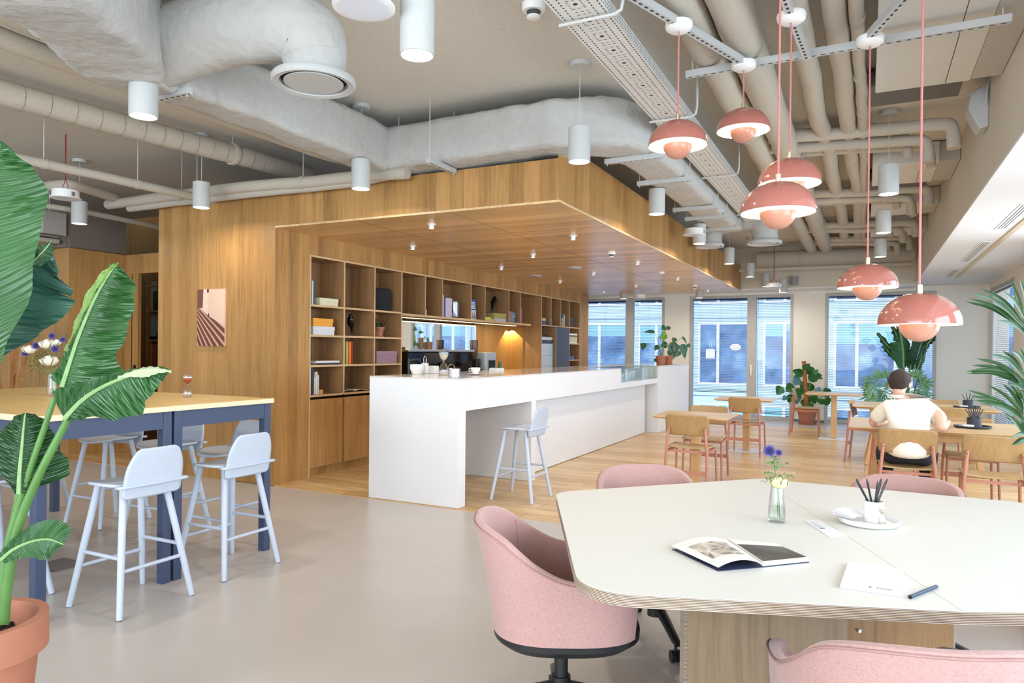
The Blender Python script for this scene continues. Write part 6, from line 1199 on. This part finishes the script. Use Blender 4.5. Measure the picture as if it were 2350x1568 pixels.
def finger_leaf(parent, c, ang, size, mat, rl, d):
    c = at(c[0], c[1], d=d)-rl; s_ = size*d/FPX; mb = MB(); ax = Vector((_R*math.cos(ang)+_U*math.sin(ang))); ay = Vector((-_R*math.sin(ang)+_U*math.cos(ang)))
    for k in range(-4, 5):
        a = k*.33; L_ = s_*(1-.07*abs(k)); dr = ax*math.cos(a)+ay*math.sin(a)+_f*rr.uniform(-.2, .2)-Vector((0, 0, .12)); o0 = c+ax*s_*.08*(4-abs(k))*.5; sd = dr.cross(_f).normalized()*s_*.075; mb.poly([o0, o0+dr*L_*.45+sd, o0+dr*L_, o0+dr*L_*.45-sd])
    mb.bar(c-ax*.02, c+ax*s_*.5, .006, .004); return mb.build('leaf', mat, parent)
PL = [((2020, 872), 2.0, 32), ((2000, 876), 2.6, 26), ((2035, 868), 1.6, 26), ((2008, 895), 3.4, 32), ((2000, 905), 4.1, 34), ((2022, 890), 2.9, 28), ((1998, 890), 3.1, 24), ((2030, 900), 3.8, 26), ((2042, 890), 2.2, 24), ((2100, 868), .7, 30), ((2112, 880), .2, 34), ((2108, 892), -.3, 34), ((2096, 900), -.8, 30), ((2118, 905), -.6, 28), ((2088, 905), -1.2, 28), ((2104, 910), -.9, 30), ((2060, 866), 1.4, 20), ((2030, 915), 4.2, 24), ((2090, 868), 1.3, 26), ((2014, 912), 3.9, 26)]
for i, (c, a, s2_) in enumerate(PL):
    finger_leaf(e, c, a, s2_, PHT if i % 6 == 5 else PHL, b, dd+rr.uniform(-.2, .2)); q = at(c[0], c[1], d=dd)-b; m = MB(); m.tube(spline([(rr.uniform(-.05, .05), rr.uniform(-.05, .05), .3), Vector((q.x*.35, q.y*.35, .35+(q.z-.3)*.7)), q], 8), .006, 5); m.build('stalk', LG, e)
# kentia palm at the right edge
PD = 3.6; b = at(2440, 1200, d=PD); b.z = 0; e = thing('potted_plant', 'kentia palm reaching in from the right edge of the photo', 'plant', b); pot(e, .15, .2, .34, TERRA, .012); PAL = leafmat('palm_leaflet', (46, 86, 40), 0, .35, 14)
FR = [([(2440, 1150), (2420, 950), (2385, 830), (2352, 752)], [((2352, 755), (2225, 671)), ((2356, 752), (2248, 661)), ((2352, 758), (2215, 692)), ((2358, 770), (2222, 684)), ((2352, 748), (2318, 640)), ((2358, 745), (2300, 668)), ((2360, 775), (2290, 735)), ((2360, 730), (2340, 640)), ((2356, 765), (2262, 700))]),
      ([(2440, 1150), (2425, 1000), (2400, 920), (2352, 880)], [((2356, 880), (2238, 822)), ((2354, 876), (2229, 838)), ((2358, 880), (2217, 858)), ((2350, 872), (2224, 850)), ((2352, 868), (2272, 812)), ((2352, 862), (2300, 805)), ((2356, 850), (2322, 806)), ((2358, 885), (2280, 850)), ((2356, 845), (2340, 800)), ((2354, 888), (2310, 848)), ((2360, 890), (2216, 852))]),
      ([(2440, 1150), (2430, 1050), (2400, 985), (2352, 968)], [((2356, 968), (2217, 894)), ((2352, 962), (2224, 908)), ((2356, 970), (2232, 918)), ((2354, 958), (2268, 884)), ((2352, 952), (2300, 880)), ((2356, 972), (2250, 926)), ((2358, 975), (2278, 922)), ((2356, 946), (2330, 886)), ((2356, 978), (2308, 928)), ((2352, 950), (2312, 874)), ((2358, 938), (2336, 868))]),
      ([(2440, 1150), (2430, 1090), (2400, 1050), (2356, 1010)], [((2356, 1010), (2300, 946)), ((2354, 1005), (2330, 942)), ((2358, 1000), (2318, 1008)), ((2356, 1005), (2322, 1022)), ((2358, 1010), (2332, 1022)), ((2356, 995), (2308, 956))]), ([(2440, 1150), (2430, 1050), (2405, 930), (2358, 900)], [((2358, 900), (2310, 882)), ((2358, 915), (2348, 960)), ((2356, 925), (2322, 898)), ((2362, 905), (2340, 870))])]
for rach, lfs in FR:
    P3 = path(rach, PD, b); m = MB(); m.tube([Vector((0, 0, .3))]+spline(P3, 12)[3:], .007, 7); fo = m.build('frond', STM, e, smooth=True)
    for l0, l1 in lfs:
        dz = rr.uniform(-.14, .14); q0, q1 = at(*l0, d=PD)-b, at(*l1, d=PD+dz)-b; mid = q0.lerp(q1, .5)+Vector((0, 0, .1*(q1-q0).length)); leaf(fo, [q0, mid, q1], [(0, .004), (.4, .011), (.8, .007), (1, .0005)], [(0, .004), (.4, .011), (.8, .007), (1, .0005)], (q1-q0).cross(_f), PAL, .3, 0, 1, 14, 2, 0, 'leaflet')
# ================================================================ the seated man
def skin(name, V, E, mat, parent=None, sub=2, root=0):
    me = bpy.data.meshes.new(name); me.from_pydata([v[0] for v in V], E, []); me.materials.append(mat); o = bpy.data.objects.new(name, me); C.objects.link(o); o.parent = parent
    sk = o.modifiers.new('skin', 'SKIN'); sk.use_smooth_shade = True
    for i, v in enumerate(V):
        r = v[1]; me.skin_vertices[0].data[i].radius = r if isinstance(r, tuple) else (r, r); me.skin_vertices[0].data[i].use_root = (i == root)
    ss = o.modifiers.new('sub', 'SUBSURF'); ss.levels = sub; ss.render_levels = sub; return o
SKIN = plain('skin', (226, 178, 156), .5, .04, 20); SHIRT = fabric('cream_linen', (238, 232, 216)); TROU = plain('dark_trousers', (32, 34, 44), .8, .1, 60); HAIRM = plain('dark_brown_hair', (58, 42, 34), .7, .3, 140, 1)
PX, PY = .33, 6.82
hc = at(2064, 879, y=PY+.16); RX = hc.x
man = thing('person', 'seated man seen from behind in a cream short-sleeved shirt at the long table', 'person', (PX, PY, 0))
def L(x, y, z): return (x-PX, y-PY, z)
hx, hy, hz = hc.x, hc.y, hc.z
rh = at(2178, 970, z=.795); rel_ = at(2164, 985, z=.80); lh = Vector((PX-.13, PY+.42, .792)); lel = Vector((PX-.27, PY+.17, .79))
V = [(L(PX, PY+.0, .60), (.07, .05)), (L(PX, PY-.03, .72), (.10, .07)), (L(PX, PY+.03, .90), (.10, .06)), (L(PX+.005, PY+.08, .985), (.055, .05)), (L(hx-.01, hy-.05, 1.055), .052), (L(hx, hy-.01, hz-.045), (.060, .066)), (L(hx, hy, hz+.02), (.071, .085)), (L(hx, hy-.005, hz+.075), (.050, .060)), (L(hx+.055, hy+.065, hz-.02), .012)]
E = [(0, 1), (1, 2), (2, 3), (3, 4), (4, 5), (5, 6), (6, 7), (6, 8)]
n = len(V)
V += [(L(PX+.17, PY+.06, .945), .04), (L(lerp(PX+.21, rel_.x, .5), lerp(PY+.08, rel_.y, .5), .90), .045), (L(rel_.x-.01, rel_.y, .80), .038), (L(lerp(rel_.x, rh.x, .6), lerp(rel_.y, rh.y, .6)+.05, .80), .031), (L(rh.x, rh.y+.08, .792), .024)]
E += [(2, n), (n, n+1), (n+1, n+2), (n+2, n+3), (n+3, n+4)]; n2 = len(V)
V += [(L(PX-.17, PY+.06, .945), .04), (L(PX-.25, PY+.12, .88), .045), (L(*lel), .038), (L(*(lel.lerp(lh, .6))), .031), (L(*lh), .024)]
E += [(2, n2), (n2, n2+1), (n2+1, n2+2), (n2+2, n2+3), (n2+3, n2+4)]
n3 = len(V)
for sx in (-1, 1): 
    k = len(V); V += [(L(PX+sx*.12, PY+.08, .55), .05), (L(PX+sx*.17, PY+.36, .56), .05), (L(PX+sx*.15, PY+.30, .30), .048), (L(PX+sx*.14, PY+.24, .09), .036), (L(PX+sx*.15, PY+.36, .04), .03)]; E += [(0, k), (k, k+1), (k+1, k+2), (k+2, k+3), (k+3, k+4)]
body = skin('body', V, E, SKIN, man)
def hand(wr, dr, palm_up, nm, mirror=1):
    wr = Vector(wr); dr = Vector(dr).normalized(); sd = dr.cross(Vector((0, 0, 1))).normalized()*mirror; m = None
    V = [(wr, .019), (wr+dr*.045, (.03, .014)), (wr+dr*.078, (.033, .012))]; E = [(0, 1), (1, 2)]
    for i, (o_, L_) in enumerate(((-.027, .068), (-.009, .078), (.009, .073), (.026, .058))):
        k = len(V); b = wr+dr*.085+sd*o_; V += [(b, .0088), (b+dr*L_*.45+Vector((0, 0, .008)), .0082), (b+dr*L_*.78-Vector((0, 0, .008)), .0076), (b+dr*L_*.92-Vector((0, 0, .022)), .007)]; E += [(2, k), (k, k+1), (k+1, k+2), (k+2, k+3)]
    k = len(V); b = wr+dr*.03-sd*.03; V += [(b, .011), (b+dr*.028-sd*.018-Vector((0, 0, .006)), .0098), (b+dr*.055-sd*.016-Vector((0, 0, .012)), .0085)]; E += [(1, k), (k, k+1), (k+1, k+2)]
    return skin(nm, V, E, SKIN, man, root=1)
hand(L(rh.x, rh.y+.075, .795), (-.55, .75, .05), 0, 'hand', 1); hand(L(*lh), (.5, .8, 0), 0, 'hand', -1)
V = [(L(PX, PY-.03, .53), (.20, .15)), (L(PX, PY-.045, .64), (.172, .125)), (L(PX, PY-.02, .76), (.165, .118)), (L(PX, PY+.03, .90), (.175, .112)), (L(PX+.004, PY+.065, .975), (.145, .09)), (L(hx-.015, PY+.09, 1.04), (.064, .062)), (L(PX+.155, PY+.05, .945), (.088, .082)), (L(PX+.215, PY+.075, .88), .076), (L(lerp(PX+.235, rel_.x, .55), lerp(PY+.09, rel_.y, .55), .845), .064), (L(PX-.155, PY+.05, .945), (.088, .082)), (L(PX-.22, PY+.08, .88), .076), (L(PX-.255, PY+.12, .83), .066)]
E = [(0, 1), (1, 2), (2, 3), (3, 4), (4, 5), (3, 6), (6, 7), (7, 8), (3, 9), (9, 10), (10, 11)]
skin('shirt', V, E, SHIRT, man)
V = [(L(PX, PY+.04, .53), (.12, .07))]; E = []
for sx in (-1, 1):
    k = len(V); V += [(L(PX+sx*.12, PY+.07, .54), .085), (L(PX+sx*.18, PY+.36, .56), .078), (L(PX+sx*.155, PY+.31, .33), .064), (L(PX+sx*.145, PY+.25, .11), .055)]; E += [(0, k), (k, k+1), (k+1, k+2), (k+2, k+3)]
skin('trousers', V, E, TROU, man)
for sx in (-1, 1): m = MB(); m.prism([(x*1.0, y) for x, y in rrect(.095, .26, .045)], 0, .07); m.xf(Matrix.Translation(L(PX+sx*.15, PY+.31, .005))); m.build('shoe', BLACK, man, smooth=True, bevel=.02)
# hair, ears, sunglasses, collar
m = MB()
def hairf(u, v):
    a = 2*PI*u; th = PI*v*.66; back = .5-.5*math.cos(a-math.radians(62)); lim = pw([(0, .50), (.45, .74), (.7, 1.05), (1, 1.16)], back); th = PI*.68*v*lim
    q = Vector((math.sin(th)*math.cos(a)*.087, math.sin(th)*math.sin(a)*.104, math.cos(th)*.098)); q *= 1+.012*noise.noise(q*60); return q+Vector(L(hx, hy-.004, hz+.018))
m.grid(hairf, 48, 20, closed=True); bmesh.ops.remove_doubles(m.b, verts=m.b.verts[:], dist=1e-4); m.build('hair', HAIRM, man, smooth=True, solid=.004)
for sx, tw in ((1, 0), (-1, 0)):
    m = MB(); m.ell((0, 0, 0), .007, .016, .03, 14, 10); m.xf(Matrix.Translation(L(hx+sx*.078, hy+.005, hz-.012))@Matrix.Rotation(-.35*sx, 4, 'Z')); m.build('ear', SKIN, man, smooth=True)
FRM = plain('blue_black_frame', (38, 44, 66), .3, .03); m = MB(); m.tube(spline([L(hx+.086, hy+.005, hz+.005), L(hx+.092, hy+.05, hz+.055), L(hx+.062, hy+.105, hz+.082)], 10), .004, 6); m.tube(spline([L(hx-.086, hy+.0, hz+.012), L(hx-.092, hy+.04, hz+.055), L(hx-.06, hy+.1, hz+.085)], 10), .004, 6); m.tube(spline([L(hx-.06, hy+.1, hz+.085), L(hx, hy+.112, hz+.085), L(hx+.062, hy+.105, hz+.082)], 10), .006, 6); m.build('sunglasses', FRM, man, smooth=True)
for sx in (-1, 1):
    m = MB(); m.ell((0, 0, 0), .008, .006, .006, 10, 8); m.xf(Matrix.Translation(L(hx+sx*.028+.02, hy+.083, hz+.005))); m.build('eye', WHITE, man, smooth=True)
m = MB(); m.lathe([(.058, -.012), (.062, .012), (.058, .016), (.054, -.010)], L(hx-.018, PY+.095, 1.045), 26); m.build('collar', SHIRT, man, smooth=True)
m = MB(); m.box(-.10, .10, -.07, .07, 0, .006); o = m.build('notebook', plain('card_white', (240, 240, 242), .6, .01)); o.location = (PX+.1, 7.28, .7505); o.rotation_euler.z = -.2; tag(o, 'thin white notebook under the hands of the seated man', 'notebook')
# ================================================================ the book niche seen through the left doorway
e = thing('bookcase', 'oak bookcase seen through the doorway at the far left', 'bookcase', (-10.7, 7.3, 0))
def U(px): return at(px, 750, y=7.3).x+10.7
for x in (U(316)-.3, U(317), U(336), U(372)+.25): m = MB(); m.box(x-.012, x+.012, .0, .29, 0, 2.45); m.build('upright', OAKSZ, e)
for z in (1.10, 1.50, 1.955, 2.35): m = MB(); m.box(U(336)+.0125, U(372)+.2375, 0, .285, z-.012, z+.012); m.build('shelf_board', OAKS, e)
m = MB(); m.box(U(316)-.3, U(372)+.25, .286, .296, 0, 2.45); m.build('back_panel', OAKD, e); m = MB(); m.box(U(317)+.0125, U(336)-.0125, 0, .02, 1.35, 2.45); m.build('side_door', OAKL, e)
def item(name, label, cat, px0, px1, z0, h, rgb, n=1):
    a, b = U(px0)-10.7, U(px1)-10.7; o = thing(name, label, cat, ((a+b)/2, 7.33, z0)); w_ = (b-a)/2; m = MB(); m.box(-w_, w_, 0, .2, 0, h); m.build('body', plain('card_%02x%02x%02x' % rgb, rgb, .6, .03), o)
zq = 1.9675
item('storage_box', 'white box on top of the green one in the doorway bookcase', 'box', 340, 353, zq+.30, .16, (214, 220, 226)); item('storage_box', 'cream and dark green box in the doorway bookcase', 'box', 339, 346, zq, .295, (226, 214, 170)); item('storage_box', 'dark green box in the doorway bookcase', 'box', 346.5, 368, zq, .295, (66, 78, 62))
item('picture', 'pale blue picture standing in the doorway bookcase', 'picture', 341, 352, 1.5125+.05, .33, (190, 214, 236)); item('box', 'low black box under the picture in the doorway bookcase', 'box', 340, 354, 1.5125, .048, (30, 30, 34))
item('book', 'dark flat magazines on the middle board of the doorway bookcase', 'book', 355, 366, 1.5125, .1, (52, 48, 46))
for i, (x0, x1, h, c, lb) in enumerate(((339.5, 343, .36, (206, 166, 60), 'mustard'), (343.4, 346, .33, (228, 214, 180), 'cream'), (346.4, 351, .34, (206, 70, 52), 'red'), (351.4, 354.5, .32, (226, 150, 130), 'salmon'), (355, 357, .3, (44, 40, 44), 'black'), (357.4, 361, .33, (222, 206, 150), 'straw coloured'), (361.4, 366, .3, (176, 50, 60), 'dark red'))): item('book', '%s book standing on the lower board of the doorway bookcase' % lb, 'book', x0, x1, 1.1125, h, c)
item('book', 'stack of pink and blue books left of the upright in the doorway bookcase', 'book', 318.5, 334, 1.105, .1, (206, 110, 100)); m = MB(); m.box(U(317)+.0125, U(336)-.0125, 0, .285, 1.09, 1.104); m.build('shelf_board', OAKS, e)
m = MB(); m.box(-8.995, -8.985, 6.305, 6.309, 0, 2.4); m.box(-8.93, -8.9, 6.29, 6.309, .95, 1.15); struct(m.build('door_1', DARK), 'dark joint and recessed pull of the sliding oak door')
